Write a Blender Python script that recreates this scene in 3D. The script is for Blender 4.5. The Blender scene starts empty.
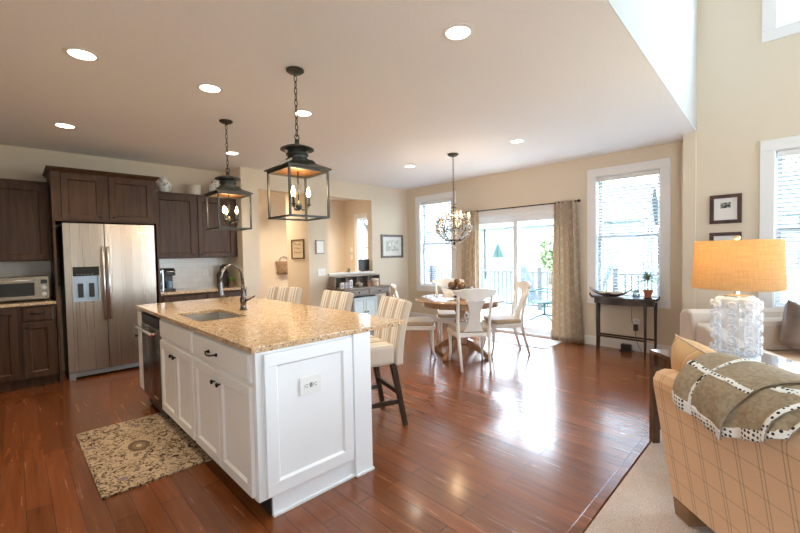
import bpy, bmesh, math, random
from mathutils import Vector, Matrix, Euler
random.seed(7)
PI = math.pi
scene = bpy.context.scene
COL = scene.collection
R = math.radians

# ------------------------------------------------------------------ camera
cam_d = bpy.data.cameras.new('camera')
cam = bpy.data.objects.new('camera', cam_d)
COL.objects.link(cam)
YAW, PIT, ROL = PI / 4 + .0146, -.0346, -.0183
fw = Vector((math.cos(YAW) * math.cos(PIT), math.sin(YAW) * math.cos(PIT), math.sin(PIT)))
rt = Vector((math.sin(YAW), -math.cos(YAW), 0))
up = rt.cross(fw)
r2 = rt * math.cos(ROL) + up * math.sin(ROL)
u2 = up * math.cos(ROL) - rt * math.sin(ROL)
M = Matrix((r2, u2, -fw)).transposed().to_4x4()
M.translation = Vector((0, 0, 1.374))
cam.matrix_world = M
cam_d.sensor_width = 36
cam_d.lens = 397.94 * 36 / 800
cam_d.clip_start = .02
cam_d.clip_end = 300
scene.camera = cam

# ------------------------------------------------------------------ world, exposure, daylight
scene.view_settings.view_transform = 'Standard'
scene.view_settings.look = 'None'
scene.view_settings.exposure = 0.72
scene.view_settings.gamma = 1.0
scene.view_settings.use_curve_mapping = False
SKY = 13.0
LAMP = 0.9
world = bpy.data.worlds.new('sky')
scene.world = world
world.use_nodes = True
nt = world.node_tree
nt.nodes.clear()
wo = nt.nodes.new('ShaderNodeOutputWorld')
bg = nt.nodes.new('ShaderNodeBackground')
tc = nt.nodes.new('ShaderNodeTexCoord')
sx = nt.nodes.new('ShaderNodeSeparateXYZ')
rp = nt.nodes.new('ShaderNodeValToRGB')
rp.color_ramp.elements[0].position = .0
rp.color_ramp.elements[0].color = (.76, .89, 1, 1)
rp.color_ramp.elements[1].position = .6
rp.color_ramp.elements[1].color = (.62, .80, 1, 1)
nt.links.new(tc.outputs['Generated'], sx.inputs[0])
nt.links.new(sx.outputs['Z'], rp.inputs[0])
nt.links.new(rp.outputs[0], bg.inputs[0])
bg.inputs[1].default_value = SKY
nt.links.new(bg.outputs[0], wo.inputs[0])
scene.cycles.max_bounces = 10
scene.cycles.diffuse_bounces = 6
scene.cycles.glossy_bounces = 5
scene.cycles.transmission_bounces = 8
scene.cycles.transparent_max_bounces = 16
scene.cycles.caustics_reflective = False
scene.cycles.caustics_refractive = False
scene.cycles.sample_clamp_indirect = 6.0
scene.cycles.use_denoising = True

def sky_portal(loc, normal, w, h):
    """marks a window opening for sampling the sky (adds no light of its own)"""
    l = bpy.data.lights.new('sky_portal', 'AREA')
    l.shape = 'RECTANGLE'
    l.size, l.size_y = w, h
    l.cycles.is_portal = True
    o = bpy.data.objects.new('sky_portal', l)
    COL.objects.link(o)
    o.location = loc
    o.rotation_euler = Vector(normal).to_track_quat('-Z', 'Z').to_euler()
    return o

# ------------------------------------------------------------------ mesh builder
def rotm(rx=0, ry=0, rz=0):
    return Euler((rx, ry, rz)).to_matrix().to_4x4()

class MB:
    def __init__(s):
        s.bm = bmesh.new()
        s.uv = None
    def _add(s, verts, faces):
        vs = [s.bm.verts.new(v) for v in verts]
        out = []
        for f in faces:
            try:
                out.append(s.bm.faces.new([vs[i] for i in f]))
            except ValueError:
                pass
        return vs, out
    def box(s, x0, x1, y0, y1, z0, z1, m=None):
        v = [Vector((x, y, z)) for z in (z0, z1) for y in (y0, y1) for x in (x0, x1)]
        if m is not None:
            v = [m @ p for p in v]
        s._add(v, [(0, 2, 3, 1), (4, 5, 7, 6), (0, 1, 5, 4), (2, 6, 7, 3), (0, 4, 6, 2), (1, 3, 7, 5)])
        return s
    def hexa(s, b, t):
        """b, t: four bottom and four top corners, same order (counter-clockwise from above)"""
        v = [Vector(p) for p in b] + [Vector(p) for p in t]
        s._add(v, [(3, 2, 1, 0), (4, 5, 6, 7), (0, 1, 5, 4), (1, 2, 6, 5), (2, 3, 7, 6), (3, 0, 4, 7)])
        return s
    def bar(s, p0, p1, w, h=None, upv=(0, 0, 1), w1=None, h1=None):
        h = h or w
        w1 = w1 or w
        h1 = h1 or h
        p0, p1 = Vector(p0), Vector(p1)
        d = (p1 - p0).normalized()
        u = Vector(upv)
        if abs(d.dot(u)) > .97:
            u = Vector((0, 1, 0))
        a = d.cross(u).normalized()
        b = a.cross(d).normalized()
        q = [(-1, -1), (1, -1), (1, 1), (-1, 1)]
        v = [p0 + a * i * w / 2 + b * j * h / 2 for i, j in q] + [p1 + a * i * w1 / 2 + b * j * h1 / 2 for i, j in q]
        s._add(v, [(3, 2, 1, 0), (4, 5, 6, 7), (0, 1, 5, 4), (1, 2, 6, 5), (2, 3, 7, 6), (3, 0, 4, 7)])
        return s
    def tube(s, pts, r, seg=8, closed=False):
        pts = [Vector(p) for p in pts]
        n = len(pts)
        rr = r if isinstance(r, (list, tuple)) else [r] * n
        rings = []
        prev = None
        for i, p in enumerate(pts):
            if closed:
                t = (pts[(i + 1) % n] - pts[i - 1])
            else:
                t = pts[min(i + 1, n - 1)] - pts[max(i - 1, 0)]
            t.normalize()
            if prev is None:
                u = Vector((0, 0, 1)) if abs(t.z) < .9 else Vector((1, 0, 0))
                a = t.cross(u).normalized()
            else:
                a = (prev - t * prev.dot(t))
                a = a.normalized() if a.length > 1e-6 else t.orthogonal().normalized()
            prev = a
            b = t.cross(a)
            rings.append([s.bm.verts.new(p + (a * math.cos(2 * PI * k / seg) + b * math.sin(2 * PI * k / seg)) * rr[i]) for k in range(seg)])
        m = n if closed else n - 1
        for i in range(m):
            A, B = rings[i], rings[(i + 1) % n]
            for k in range(seg):
                try:
                    s.bm.faces.new((A[k], A[(k + 1) % seg], B[(k + 1) % seg], B[k]))
                except ValueError:
                    pass
        if not closed:
            s.bm.faces.new(rings[0][::-1])
            s.bm.faces.new(rings[-1])
        return s
    def lathe(s, prof, seg=24, c=(0, 0, 0), m=None, close=False):
        """prof: list of (radius, z)"""
        c = Vector(c)
        rings = []
        for r, z in prof:
            if r < 1e-5:
                v = Vector((0, 0, z))
                v = (m @ v if m is not None else v) + c
                rings.append([s.bm.verts.new(v)])
            else:
                ring = []
                for k in range(seg):
                    v = Vector((r * math.cos(2 * PI * k / seg), r * math.sin(2 * PI * k / seg), z))
                    v = (m @ v if m is not None else v) + c
                    ring.append(s.bm.verts.new(v))
                rings.append(ring)
        pairs = list(zip(rings, rings[1:]))
        if close:
            pairs.append((rings[-1], rings[0]))
        for A, B in pairs:
            for k in range(seg):
                a0, a1 = A[k % len(A)], A[(k + 1) % len(A)]
                b0, b1 = B[k % len(B)], B[(k + 1) % len(B)]
                f = []
                for q in (a0, a1, b1, b0):
                    if q not in f:
                        f.append(q)
                if len(f) > 2:
                    try:
                        s.bm.faces.new(f)
                    except ValueError:
                        pass
        if not close:
            for ring, rev in ((rings[0], True), (rings[-1], False)):
                if len(ring) > 2:
                    try:
                        s.bm.faces.new(ring[::-1] if rev else ring)
                    except ValueError:
                        pass
        return s
    def cyl(s, p0, p1, r0, r1=None, seg=16):
        p0, p1 = Vector(p0), Vector(p1)
        q = (p1 - p0).to_track_quat('Z', 'Y').to_matrix().to_4x4()
        return s.lathe([(r0, 0), (r1 if r1 is not None else r0, (p1 - p0).length)], seg, p0, q)
    def sph(s, c, r, seg=12, rings=8, sc=(1, 1, 1), m=None):
        prof = [(math.sin(PI * i / rings), -math.cos(PI * i / rings)) for i in range(rings + 1)]
        mm = Matrix.Diagonal((r * sc[0], r * sc[1], r * sc[2], 1))
        if m is not None:
            mm = m @ mm
        return s.lathe(prof, seg, c, mm)
    def prism(s, pts, axis, a, b, m=None):
        """extrude a 2-D outline (counter-clockwise) along an axis from a to b"""
        def P(p, t):
            v = {'x': (t, p[0], p[1]), 'y': (p[0], t, p[1]), 'z': (p[0], p[1], t)}[axis]
            v = Vector(v)
            return m @ v if m is not None else v
        n = len(pts)
        v = [P(p, a) for p in pts] + [P(p, b) for p in pts]
        s._add(v, [tuple(range(n))[::-1], tuple(range(n, 2 * n))] + [(i, (i + 1) % n, n + (i + 1) % n, n + i) for i in range(n)])
        return s
    def grid(s, f, nu, nv, thick=0.0, wrap=False):
        """surface f(u,v) -> point with u, v in 0..1; solid when thick > 0"""
        if s.uv is None:
            s.uv = s.bm.loops.layers.uv.new('UVMap')
        P = [[Vector(f(i / nu, j / nv)) for j in range(nv + 1)] for i in range(nu + 1)]
        def nor(i, j):
            a = P[min(i + 1, nu)][j] - P[max(i - 1, 0)][j]
            b = P[i][min(j + 1, nv)] - P[i][max(j - 1, 0)]
            n = a.cross(b)
            return n.normalized() if n.length > 1e-9 else Vector((0, 0, 1))
        A = [[s.bm.verts.new(P[i][j]) for j in range(nv + 1)] for i in range(nu + 1)]
        def quad(vs, uvs):
            try:
                fc = s.bm.faces.new(vs)
                for l, q in zip(fc.loops, uvs):
                    l[s.uv].uv = q
            except ValueError:
                pass
        for i in range(nu):
            for j in range(nv):
                q = [(i, j), (i + 1, j), (i + 1, j + 1), (i, j + 1)]
                quad([A[a][b] for a, b in q], [(a / nu, b / nv) for a, b in q])
        if thick:
            B = [[s.bm.verts.new(P[i][j] - nor(i, j) * thick) for j in range(nv + 1)] for i in range(nu + 1)]
            for i in range(nu):
                for j in range(nv):
                    q = [(i, j + 1), (i + 1, j + 1), (i + 1, j), (i, j)]
                    quad([B[a][b] for a, b in q], [(a / nu, b / nv) for a, b in q])
            rim = [(i, 0) for i in range(nu)] + [(nu, j) for j in range(nv)] + [(i, nv) for i in range(nu, 0, -1)] + [(0, j) for j in range(nv, 0, -1)]
            for k in range(len(rim)):
                a, b = rim[k], rim[(k + 1) % len(rim)]
                quad([A[a[0]][a[1]], B[a[0]][a[1]], B[b[0]][b[1]], A[b[0]][b[1]]], [(a[0] / nu, a[1] / nv)] * 2 + [(b[0] / nu, b[1] / nv)] * 2)
        return s
    def build(s, name, mat, parent=None, bev=0, smooth=False, sub=0, loc=None, rz=0, solid=0):
        bmesh.ops.recalc_face_normals(s.bm, faces=s.bm.faces)
        me = bpy.data.meshes.new(name)
        if smooth:
            for f in s.bm.faces:
                f.smooth = True
        s.bm.to_mesh(me)
        s.bm.free()
        o = bpy.data.objects.new(name, me)
        COL.objects.link(o)
        me.materials.append(mat)
        if bev:
            b = o.modifiers.new('bevel', 'BEVEL')
            b.width = bev
            b.segments = 2
            b.limit_method = 'ANGLE'
            b.angle_limit = R(50)
        if sub:
            b = o.modifiers.new('sub', 'SUBSURF')
            b.levels = b.render_levels = sub
        if smooth == 'angle':
            b = o.modifiers.new('split', 'EDGE_SPLIT')
            b.split_angle = R(40)
        if parent is not None:
            o.parent = parent
        if loc is not None:
            o.location = loc
        if rz:
            o.rotation_euler.z = rz
        return o

def thing(name, label, cat, loc=(0, 0, 0), rz=0, group=None):
    o = bpy.data.objects.new(name, None)
    COL.objects.link(o)
    o.empty_display_size = .1
    o.location = loc
    o.rotation_euler = (0, 0, rz)
    return tag(o, label, cat, group)

def tag(o, label, cat, group=None):
    o['label'] = label
    o['category'] = cat
    if group:
        o['group'] = group
    return o

def struct(name, mb, mat, **k):
    o = mb.build(name, mat, **k) if mb else thing_plain(name)
    o['kind'] = 'structure'
    return o

def thing_plain(name, loc=(0, 0, 0)):
    o = bpy.data.objects.new(name, None)
    COL.objects.link(o)
    o.location = loc
    return o

def copy_tree(o, loc=None, rz=None, label=None, parent=None):
    c = o.copy()
    COL.objects.link(c)
    if parent is not None:
        c.parent = parent
    for ch in list(o.children):
        copy_tree(ch, parent=c)
    if loc is not None:
        c.location = loc
    if rz is not None:
        c.rotation_euler = (0, 0, rz)
    if label:
        c['label'] = label
    return c

# ------------------------------------------------------------------ materials
def newmat(name):
    m = bpy.data.materials.new(name)
    m.use_nodes = True
    t = m.node_tree
    b = t.nodes['Principled BSDF']
    return m, t, b

def sset(b, **k):
    names = dict(col='Base Color', rough='Roughness', metal='Metallic', spec='Specular IOR Level', trans='Transmission Weight',
                 ior='IOR', coat='Coat Weight', coatr='Coat Roughness', em='Emission Color', ems='Emission Strength', sheen='Sheen Weight', sss='Subsurface Weight', alpha='Alpha')
    for q, v in k.items():
        if q in ('col', 'em'):
            v = (*v, 1)
        b.inputs[names[q]].default_value = v

def flat(name, col, rough=.5, **k):
    m, t, b = newmat(name)
    sset(b, col=col, rough=rough, **k)
    return m

def tex(t, kind, co='Object', scale=(1, 1, 1), rot=(0, 0, 0), **k):
    tcn = t.nodes.new('ShaderNodeTexCoord')
    mp = t.nodes.new('ShaderNodeMapping')
    mp.inputs['Scale'].default_value = scale
    mp.inputs['Rotation'].default_value = rot
    t.links.new(tcn.outputs[co], mp.inputs[0])
    n = t.nodes.new('ShaderNodeTex' + kind)
    t.links.new(mp.outputs[0], n.inputs['Vector'])
    for q, v in k.items():
        if q in n.inputs:
            n.inputs[q].default_value = v
        else:
            setattr(n, q, v)
    return n

def ramp(t, src, stops, interp='LINEAR'):
    r = t.nodes.new('ShaderNodeValToRGB')
    r.color_ramp.interpolation = interp
    e = r.color_ramp.elements
    while len(e) < len(stops):
        e.new(.5)
    for i, (p, c) in enumerate(stops):
        e[i].position = p
        e[i].color = (*c, 1) if len(c) == 3 else c
    t.links.new(src, r.inputs[0])
    return r

def mix(t, fac, a, b, mode='MIX'):
    n = t.nodes.new('ShaderNodeMix')
    n.data_type = 'RGBA'
    n.blend_type = mode
    for sock, v in ((n.inputs[0], fac), (n.inputs[6], a), (n.inputs[7], b)):
        if isinstance(v, (int, float)):
            sock.default_value = v
        elif isinstance(v, tuple):
            sock.default_value = (*v, 1) if len(v) == 3 else v
        else:
            t.links.new(v, sock)
    return n.outputs[2]

def math_n(t, op, a, b=None):
    n = t.nodes.new('ShaderNodeMath')
    n.operation = op
    for i, v in enumerate((a, b)):
        if v is None:
            continue
        if isinstance(v, (int, float)):
            n.inputs[i].default_value = v
        else:
            t.links.new(v, n.inputs[i])
    return n.outputs[0]

def bump(t, b, src, strength=.2, dist=.01):
    n = t.nodes.new('ShaderNodeBump')
    n.inputs['Strength'].default_value = strength
    n.inputs['Distance'].default_value = dist
    t.links.new(src, n.inputs['Height'])
    t.links.new(n.outputs[0], b.inputs['Normal'])

def noisy(name, c0, c1, scale=8, rough=.5, stretch=(1, 1, 1), detail=4, bmp=0, p0=.35, p1=.65, **k):
    m, t, b = newmat(name)
    sset(b, rough=rough, **k)
    n = tex(t, 'Noise', scale=stretch, Scale=scale, Detail=detail)
    r = ramp(t, n.outputs['Fac'], [(p0, c0), (p1, c1)])
    t.links.new(r.outputs[0], b.inputs['Base Color'])
    if bmp:
        bump(t, b, n.outputs['Fac'], bmp, .01)
    return m

def m_wall():
    m, t, b = newmat('wall_paint')
    sset(b, col=(.71, .62, .495), rough=.75)
    n = tex(t, 'Noise', Scale=160, Detail=2)
    bump(t, b, n.outputs['Fac'], .06, .004)
    return m
def m_ceil():
    m, t, b = newmat('ceiling_paint')
    sset(b, col=(.87, .875, .89), rough=.9)
    n = tex(t, 'Noise', Scale=38, Detail=4, Roughness=.6)
    bump(t, b, n.outputs['Fac'], .25, .012)
    return m
def m_floor():
    m, t, b = newmat('wood_floor')
    br = tex(t, 'Brick', rot=(0, 0, PI / 2), Scale=1.0)
    br.inputs['Color1'].default_value = (.0, .0, .0, 1)
    br.inputs['Color2'].default_value = (1, 1, 1, 1)
    br.inputs['Mortar'].default_value = (.5, .5, .5, 1)
    br.inputs['Mortar Size'].default_value = .0012
    br.inputs['Mortar Smooth'].default_value = .2
    br.inputs['Bias'].default_value = 0
    br.inputs['Brick Width'].default_value = 1.25
    br.inputs['Row Height'].default_value = .108
    br.offset = .37
    n = tex(t, 'Noise', scale=(14, 1.0, 1), Scale=2.2, Detail=6, Roughness=.55, Distortion=.5)
    base = ramp(t, n.outputs['Fac'], [(.25, (.148, .041, .010)), (.5, (.19, .055, .015)), (.78, (.245, .077, .024))])
    tone = ramp(t, br.outputs['Color'], [(0, (.80, .80, .80)), (1, (1.16, 1.12, 1.10))])
    c = mix(t, 1.0, base.outputs[0], tone.outputs[0], 'MULTIPLY')
    c = mix(t, br.outputs['Fac'], c, (.035, .014, .008))
    t.links.new(c, b.inputs['Base Color'])
    r = ramp(t, n.outputs['Fac'], [(.3, (.22, .22, .22)), (.7, (.28, .28, .28))])
    t.links.new(r.outputs[0], b.inputs['Roughness'])
    sset(b, spec=.5, coat=.35, coatr=.12)
    inv = math_n(t, 'SUBTRACT', 1.0, br.outputs['Fac'])
    h = math_n(t, 'ADD', inv, math_n(t, 'MULTIPLY', n.outputs['Fac'], .08))
    bump(t, b, h, .12, .003)
    return m
def m_granite():
    m, t, b = newmat('granite')
    n1 = tex(t, 'Noise', Scale=26, Detail=5, Roughness=.7)
    n2 = tex(t, 'Voronoi', Scale=120)
    n3 = tex(t, 'Noise', Scale=85, Detail=3, Roughness=.7)
    c = ramp(t, n1.outputs['Fac'], [(.3, (.46, .29, .15)), (.5, (.60, .41, .235)), (.7, (.70, .54, .37))]).outputs[0]
    sp = ramp(t, n3.outputs['Fac'], [(.36, (1, 1, 1)), (.42, (0, 0, 0))]).outputs[0]
    c = mix(t, sp, c, (.10, .06, .04))
    cl = ramp(t, n2.outputs['Color'], [(.12, (1, 1, 1)), (.17, (0, 0, 0))]).outputs[0]
    c = mix(t, cl, c, (.05, .045, .045))
    ch = ramp(t, n2.outputs['Color'], [(.80, (0, 0, 0)), (.86, (1, 1, 1))]).outputs[0]
    c = mix(t, ch, c, (.80, .74, .66))
    t.links.new(c, b.inputs['Base Color'])
    sset(b, rough=.10, spec=.5)
    return m
def m_darkwood():
    m, t, b = newmat('dark_cabinet_wood')
    n = tex(t, 'Noise', scale=(9, 9, .8), Scale=3, Detail=6, Roughness=.6)
    r = ramp(t, n.outputs['Fac'], [(.3, (.034, .015, .007)), (.7, (.088, .042, .020))])
    t.links.new(r.outputs[0], b.inputs['Base Color'])
    sset(b, rough=.42, spec=.32)
    bump(t, b, n.outputs['Fac'], .05, .004)
    return m
def m_steel(name='brushed_steel', col=(.40, .35, .30), rough=.30):
    m, t, b = newmat(name)
    n = tex(t, 'Noise', scale=(120, 120, .4), Scale=1.0, Detail=3)
    r = ramp(t, n.outputs['Fac'], [(.3, (rough - .05,) * 3), (.7, (rough + .07,) * 3)])
    t.links.new(r.outputs[0], b.inputs['Roughness'])
    sset(b, col=col, metal=1)
    n2 = tex(t, 'Noise', scale=(4.5, 4.5, .12), Scale=1.0, Detail=0)
    bump(t, b, n2.outputs['Fac'], .28, .03)
    return m
def m_tile():
    m, t, b = newmat('subway_tile')
    br = tex(t, 'Brick', rot=(PI / 2, 0, 0), Scale=1.0)
    br.inputs['Color1'].default_value = (.70, .68, .62, 1)
    br.inputs['Color2'].default_value = (.66, .63, .57, 1)
    br.inputs['Mortar'].default_value = (.56, .53, .47, 1)
    br.inputs['Mortar Size'].default_value = .002
    br.inputs['Brick Width'].default_value = .152
    br.inputs['Row Height'].default_value = .076
    t.links.new(br.outputs['Color'], b.inputs['Base Color'])
    sset(b, rough=.18)
    bump(t, b, math_n(t, 'SUBTRACT', 1.0, br.outputs['Fac']), .3, .003)
    return m
def m_rug():
    m, t, b = newmat('floral_rug')
    n1 = tex(t, 'Noise', Scale=11, Detail=2, Roughness=.5, Distortion=2.6)
    n2 = tex(t, 'Noise', Scale=24, Detail=2, Roughness=.5, Distortion=3.0)
    v = tex(t, 'Voronoi', Scale=5.5)
    c = mix(t, .5, (.52, .385, .26), (.60, .455, .31))
    a = ramp(t, n1.outputs['Fac'], [(.53, (0, 0, 0)), (.55, (1, 1, 1)), (.60, (1, 1, 1)), (.62, (0, 0, 0))]).outputs[0]
    c = mix(t, a, c, (.055, .03, .018))
    d = ramp(t, n2.outputs['Fac'], [(.58, (0, 0, 0)), (.61, (1, 1, 1))]).outputs[0]
    c = mix(t, d, c, (.13, .075, .045))
    e = ramp(t, v.outputs['Distance'], [(.12, (1, 1, 1)), (.16, (0, 0, 0))]).outputs[0]
    c = mix(t, e, c, (.27, .20, .21))
    # medallion ring at the middle
    tcn = t.nodes.new('ShaderNodeTexCoord')
    mp = t.nodes.new('ShaderNodeMapping')
    mp.inputs['Scale'].default_value = (15, 10, 0)
    t.links.new(tcn.outputs['Object'], mp.inputs[0])
    ln = t.nodes.new('ShaderNodeVectorMath')
    ln.operation = 'LENGTH'
    t.links.new(mp.outputs[0], ln.inputs[0])
    q = ramp(t, ln.outputs['Value'], [(.0, (1, 1, 1)), (.25, (.2, .2, .2)), (.45, (.2, .2, .2)), (.62, (0, 0, 0)), (.86, (0, 0, 0)), (1.0, (1, 1, 1))], 'CONSTANT')
    inside = ramp(t, ln.outputs['Value'], [(.98, (1, 1, 1)), (1.0, (0, 0, 0))]).outputs[0]
    md = mix(t, q.outputs[0], (.17, .11, .07), (.55, .42, .28))
    c = mix(t, inside, c, md)
    t.links.new(c, b.inputs['Base Color'])
    sset(b, rough=.95, spec=.1)
    w = tex(t, 'Noise', Scale=300, Detail=2)
    bump(t, b, w.outputs['Fac'], .4, .004)
    return m
def m_carpet():
    m, t, b = newmat('carpet_pile')
    n = tex(t, 'Noise', Scale=150, Detail=3, Roughness=.7)
    n2 = tex(t, 'Noise', Scale=9, Detail=3)
    c = ramp(t, n.outputs['Fac'], [(.3, (.45, .36, .30)), (.7, (.80, .70, .63))]).outputs[0]
    c = mix(t, .25, c, ramp(t, n2.outputs['Fac'], [(.3, (.40, .31, .26)), (.7, (.66, .56, .49))]).outputs[0])
    t.links.new(c, b.inputs['Base Color'])
    sset(b, rough=1, spec=.05)
    bump(t, b, n.outputs['Fac'], .8, .01)
    return m
def bands(t, axis, per, pos, width, co='Object', soft=.15):
    """1 inside a band of the given width repeating every per metres along an axis"""
    tcn = t.nodes.new('ShaderNodeTexCoord')
    sp = t.nodes.new('ShaderNodeSeparateXYZ')
    t.links.new(tcn.outputs[co], sp.inputs[0])
    x = math_n(t, 'ADD', sp.outputs[axis], -pos + per * 50)
    x = math_n(t, 'MODULO', x, per)
    x = math_n(t, 'ABSOLUTE', math_n(t, 'SUBTRACT', x, per / 2))
    return ramp(t, math_n(t, 'DIVIDE', x, width / 2), [(1 - soft, (1, 1, 1)), (1 + soft if soft else 1.001, (0, 0, 0))]).outputs[0]
def m_plaid():
    m, t, b = newmat('tan_plaid_fabric')
    w = tex(t, 'Noise', Scale=420, Detail=2)
    c = ramp(t, w.outputs['Fac'], [(.3, (.74, .475, .285)), (.7, (.82, .545, .34))]).outputs[0]
    for off in (0, .016):
        a = bands(t, 'X', .105, off, .007, soft=.5)
        c = mix(t, math_n(t, 'MULTIPLY', a, .42), c, (.16, .085, .04))
    a = bands(t, 'Z', .115, .03, .008, soft=.5)
    c = mix(t, math_n(t, 'MULTIPLY', a, .28), c, (.17, .09, .05))
    t.links.new(c, b.inputs['Base Color'])
    sset(b, rough=.9, spec=.1, sheen=.1)
    bump(t, b, w.outputs['Fac'], .3, .003)
    return m
def m_stripe(name, base, stripes, axis='X', rough=.85):
    """stripes: list of (period, offset, width, colour, weight)"""
    m, t, b = newmat(name)
    w = tex(t, 'Noise', Scale=350, Detail=2)
    c = mix(t, w.outputs['Fac'], tuple(q * .93 for q in base), base)
    for per, off, wd, colr, wt in stripes:
        a = bands(t, axis, per, off, wd, soft=.2)
        c = mix(t, math_n(t, 'MULTIPLY', a, wt), c, colr)
    t.links.new(c, b.inputs['Base Color'])
    sset(b, rough=rough, spec=.15)
    bump(t, b, w.outputs['Fac'], .2, .003)
    return m
def m_dots():
    m, t, b = newmat('dotted_trim')
    v = tex(t, 'Voronoi', Scale=58, Randomness=.25)
    c = ramp(t, v.outputs['Distance'], [(.30, (.03, .03, .035)), (.36, (.80, .77, .72))]).outputs[0]
    t.links.new(c, b.inputs['Base Color'])
    sset(b, rough=.9)
    return m
def m_curtain():
    m, t, b = newmat('curtain_lattice')
    tcn = t.nodes.new('ShaderNodeTexCoord')
    sp = t.nodes.new('ShaderNodeSeparateXYZ')
    t.links.new(tcn.outputs['UV'], sp.inputs[0])
    u = math_n(t, 'MULTIPLY', sp.outputs['X'], 7 * PI)
    v = math_n(t, 'MULTIPLY', sp.outputs['Y'], 13 * PI)
    s1 = math_n(t, 'SINE', math_n(t, 'ADD', u, v))
    s2 = math_n(t, 'SINE', math_n(t, 'SUBTRACT', u, v))
    a = math_n(t, 'ABSOLUTE', math_n(t, 'MULTIPLY', s1, s2))
    r = ramp(t, a, [(.05, (.71, .61, .48)), (.26, (.615, .50, .375))])
    t.links.new(r.outputs[0], b.inputs['Base Color'])
    sset(b, rough=.9, spec=.1)
    tr = t.nodes.new('ShaderNodeBsdfTranslucent')
    t.links.new(r.outputs[0], tr.inputs[0])
    mx = t.nodes.new('ShaderNodeMixShader')
    mx.inputs[0].default_value = .38
    t.links.new(b.outputs[0], mx.inputs[1])
    t.links.new(tr.outputs[0], mx.inputs[2])
    t.links.new(mx.outputs[0], t.nodes['Material Output'].inputs[0])
    return m
def m_translucent(name, col, fac=.5, weave=0):
    m, t, b = newmat(name)
    sset(b, col=col, rough=.9, spec=.1)
    tr = t.nodes.new('ShaderNodeBsdfTranslucent')
    tr.inputs[0].default_value = (*col, 1)
    if weave:
        w1 = tex(t, 'Noise', scale=(1, 1, 40), Scale=9, Detail=3)
        w2 = tex(t, 'Noise', scale=(40, 40, 1), Scale=9, Detail=3)
        f = math_n(t, 'ADD', w1.outputs['Fac'], w2.outputs['Fac'])
        f = math_n(t, 'MULTIPLY', f, .5)
        r = ramp(t, f, [(.38, tuple(q * .72 for q in col)), (.62, col)])
        t.links.new(r.outputs[0], b.inputs['Base Color'])
        t.links.new(r.outputs[0], tr.inputs[0])
    mx = t.nodes.new('ShaderNodeMixShader')
    mx.inputs[0].default_value = fac
    t.links.new(b.outputs[0], mx.inputs[1])
    t.links.new(tr.outputs[0], mx.inputs[2])
    t.links.new(mx.outputs[0], t.nodes['Material Output'].inputs[0])
    return m
def m_pane(name='window_glass', refl=.06, tint=(1, 1, 1)):
    m, t, b = newmat(name)
    tp = t.nodes.new('ShaderNodeBsdfTransparent')
    tp.inputs[0].default_value = (*tint, 1)
    gl = t.nodes.new('ShaderNodeBsdfGlossy')
    gl.inputs['Roughness'].default_value = .02
    mx = t.nodes.new('ShaderNodeMixShader')
    mx.inputs[0].default_value = refl
    t.links.new(tp.outputs[0], mx.inputs[1])
    t.links.new(gl.outputs[0], mx.inputs[2])
    t.links.new(mx.outputs[0], t.nodes['Material Output'].inputs[0])
    return m
def emis(name, col, s):
    m, t, b = newmat(name)
    sset(b, col=(.8, .8, .8), em=col, ems=s)
    return m

WALL = m_wall(); CEIL = m_ceil(); FLOOR = m_floor(); GRAN = m_granite(); DARK = m_darkwood(); STEEL = m_steel()
TILE = m_tile(); RUG = m_rug(); CARPET = m_carpet(); PLAID = m_plaid(); DOTS = m_dots(); CURT = m_curtain()
TRIM = flat('white_trim', (.80, .80, .80), .4)
VINYL = flat('white_vinyl', (.80, .82, .85), .35)
WHITECAB = flat('white_cabinet_paint', (.84, .815, .78), .35)
PANE = m_pane()
BRONZE = noisy('oiled_bronze', (.022, .018, .015), (.05, .042, .036), 14, .38, metal=.7)
BLACK = flat('black_plastic', (.012, .012, .013), .35)
BLACKM = flat('black_metal', (.02, .018, .017), .4, metal=.6)
CHROME = flat('chrome', (.75, .75, .75), .12, metal=1)
GUN = flat('dark_nickel', (.16, .15, .14), .22, metal=1)
WHITEP = flat('white_plastic', (.82, .82, .80), .35)
SLOT = flat('socket_slots', (.03, .03, .03), .6)
CREAMW = noisy('white_painted_wood', (.74, .71, .66), (.80, .77, .72), 6, .4)
TABW = noisy('honey_wood', (.30, .155, .075), (.43, .245, .13), 5, .22, (1.2, 9, 1.2), 6, .02, coat=.6)
SUEDE = noisy('taupe_seat_fabric', (.40, .29, .19), (.48, .36, .25), 60, .8, sheen=.3)
ESP = noisy('espresso_wood', (.018, .011, .008), (.042, .024, .016), 6, .3, (1, 9, 1), 5)
GREYW = noisy('grey_washed_wood', (.15, .125, .11), (.27, .235, .21), 7, .55, (1, 12, 12), 5, .05)
LEAF = noisy('green_leaf', (.05, .14, .035), (.12, .25, .07), 12, .5)
TERRA = noisy('terracotta', (.42, .15, .08), (.52, .20, .11), 14, .8)
CERAM = flat('white_ceramic', (.78, .77, .74), .2, coat=.4)

# ------------------------------------------------------------------ room shell
H, HG = 2.682, 5.2
XP, XG, YB, YK = 5.94, 5.62, 5.87, 6.39
YREAR, XL, YFAR = -4.4, -1.7, 8.07
def soff(x):
    return .76 + .0474 * (x - 2.287)

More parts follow.
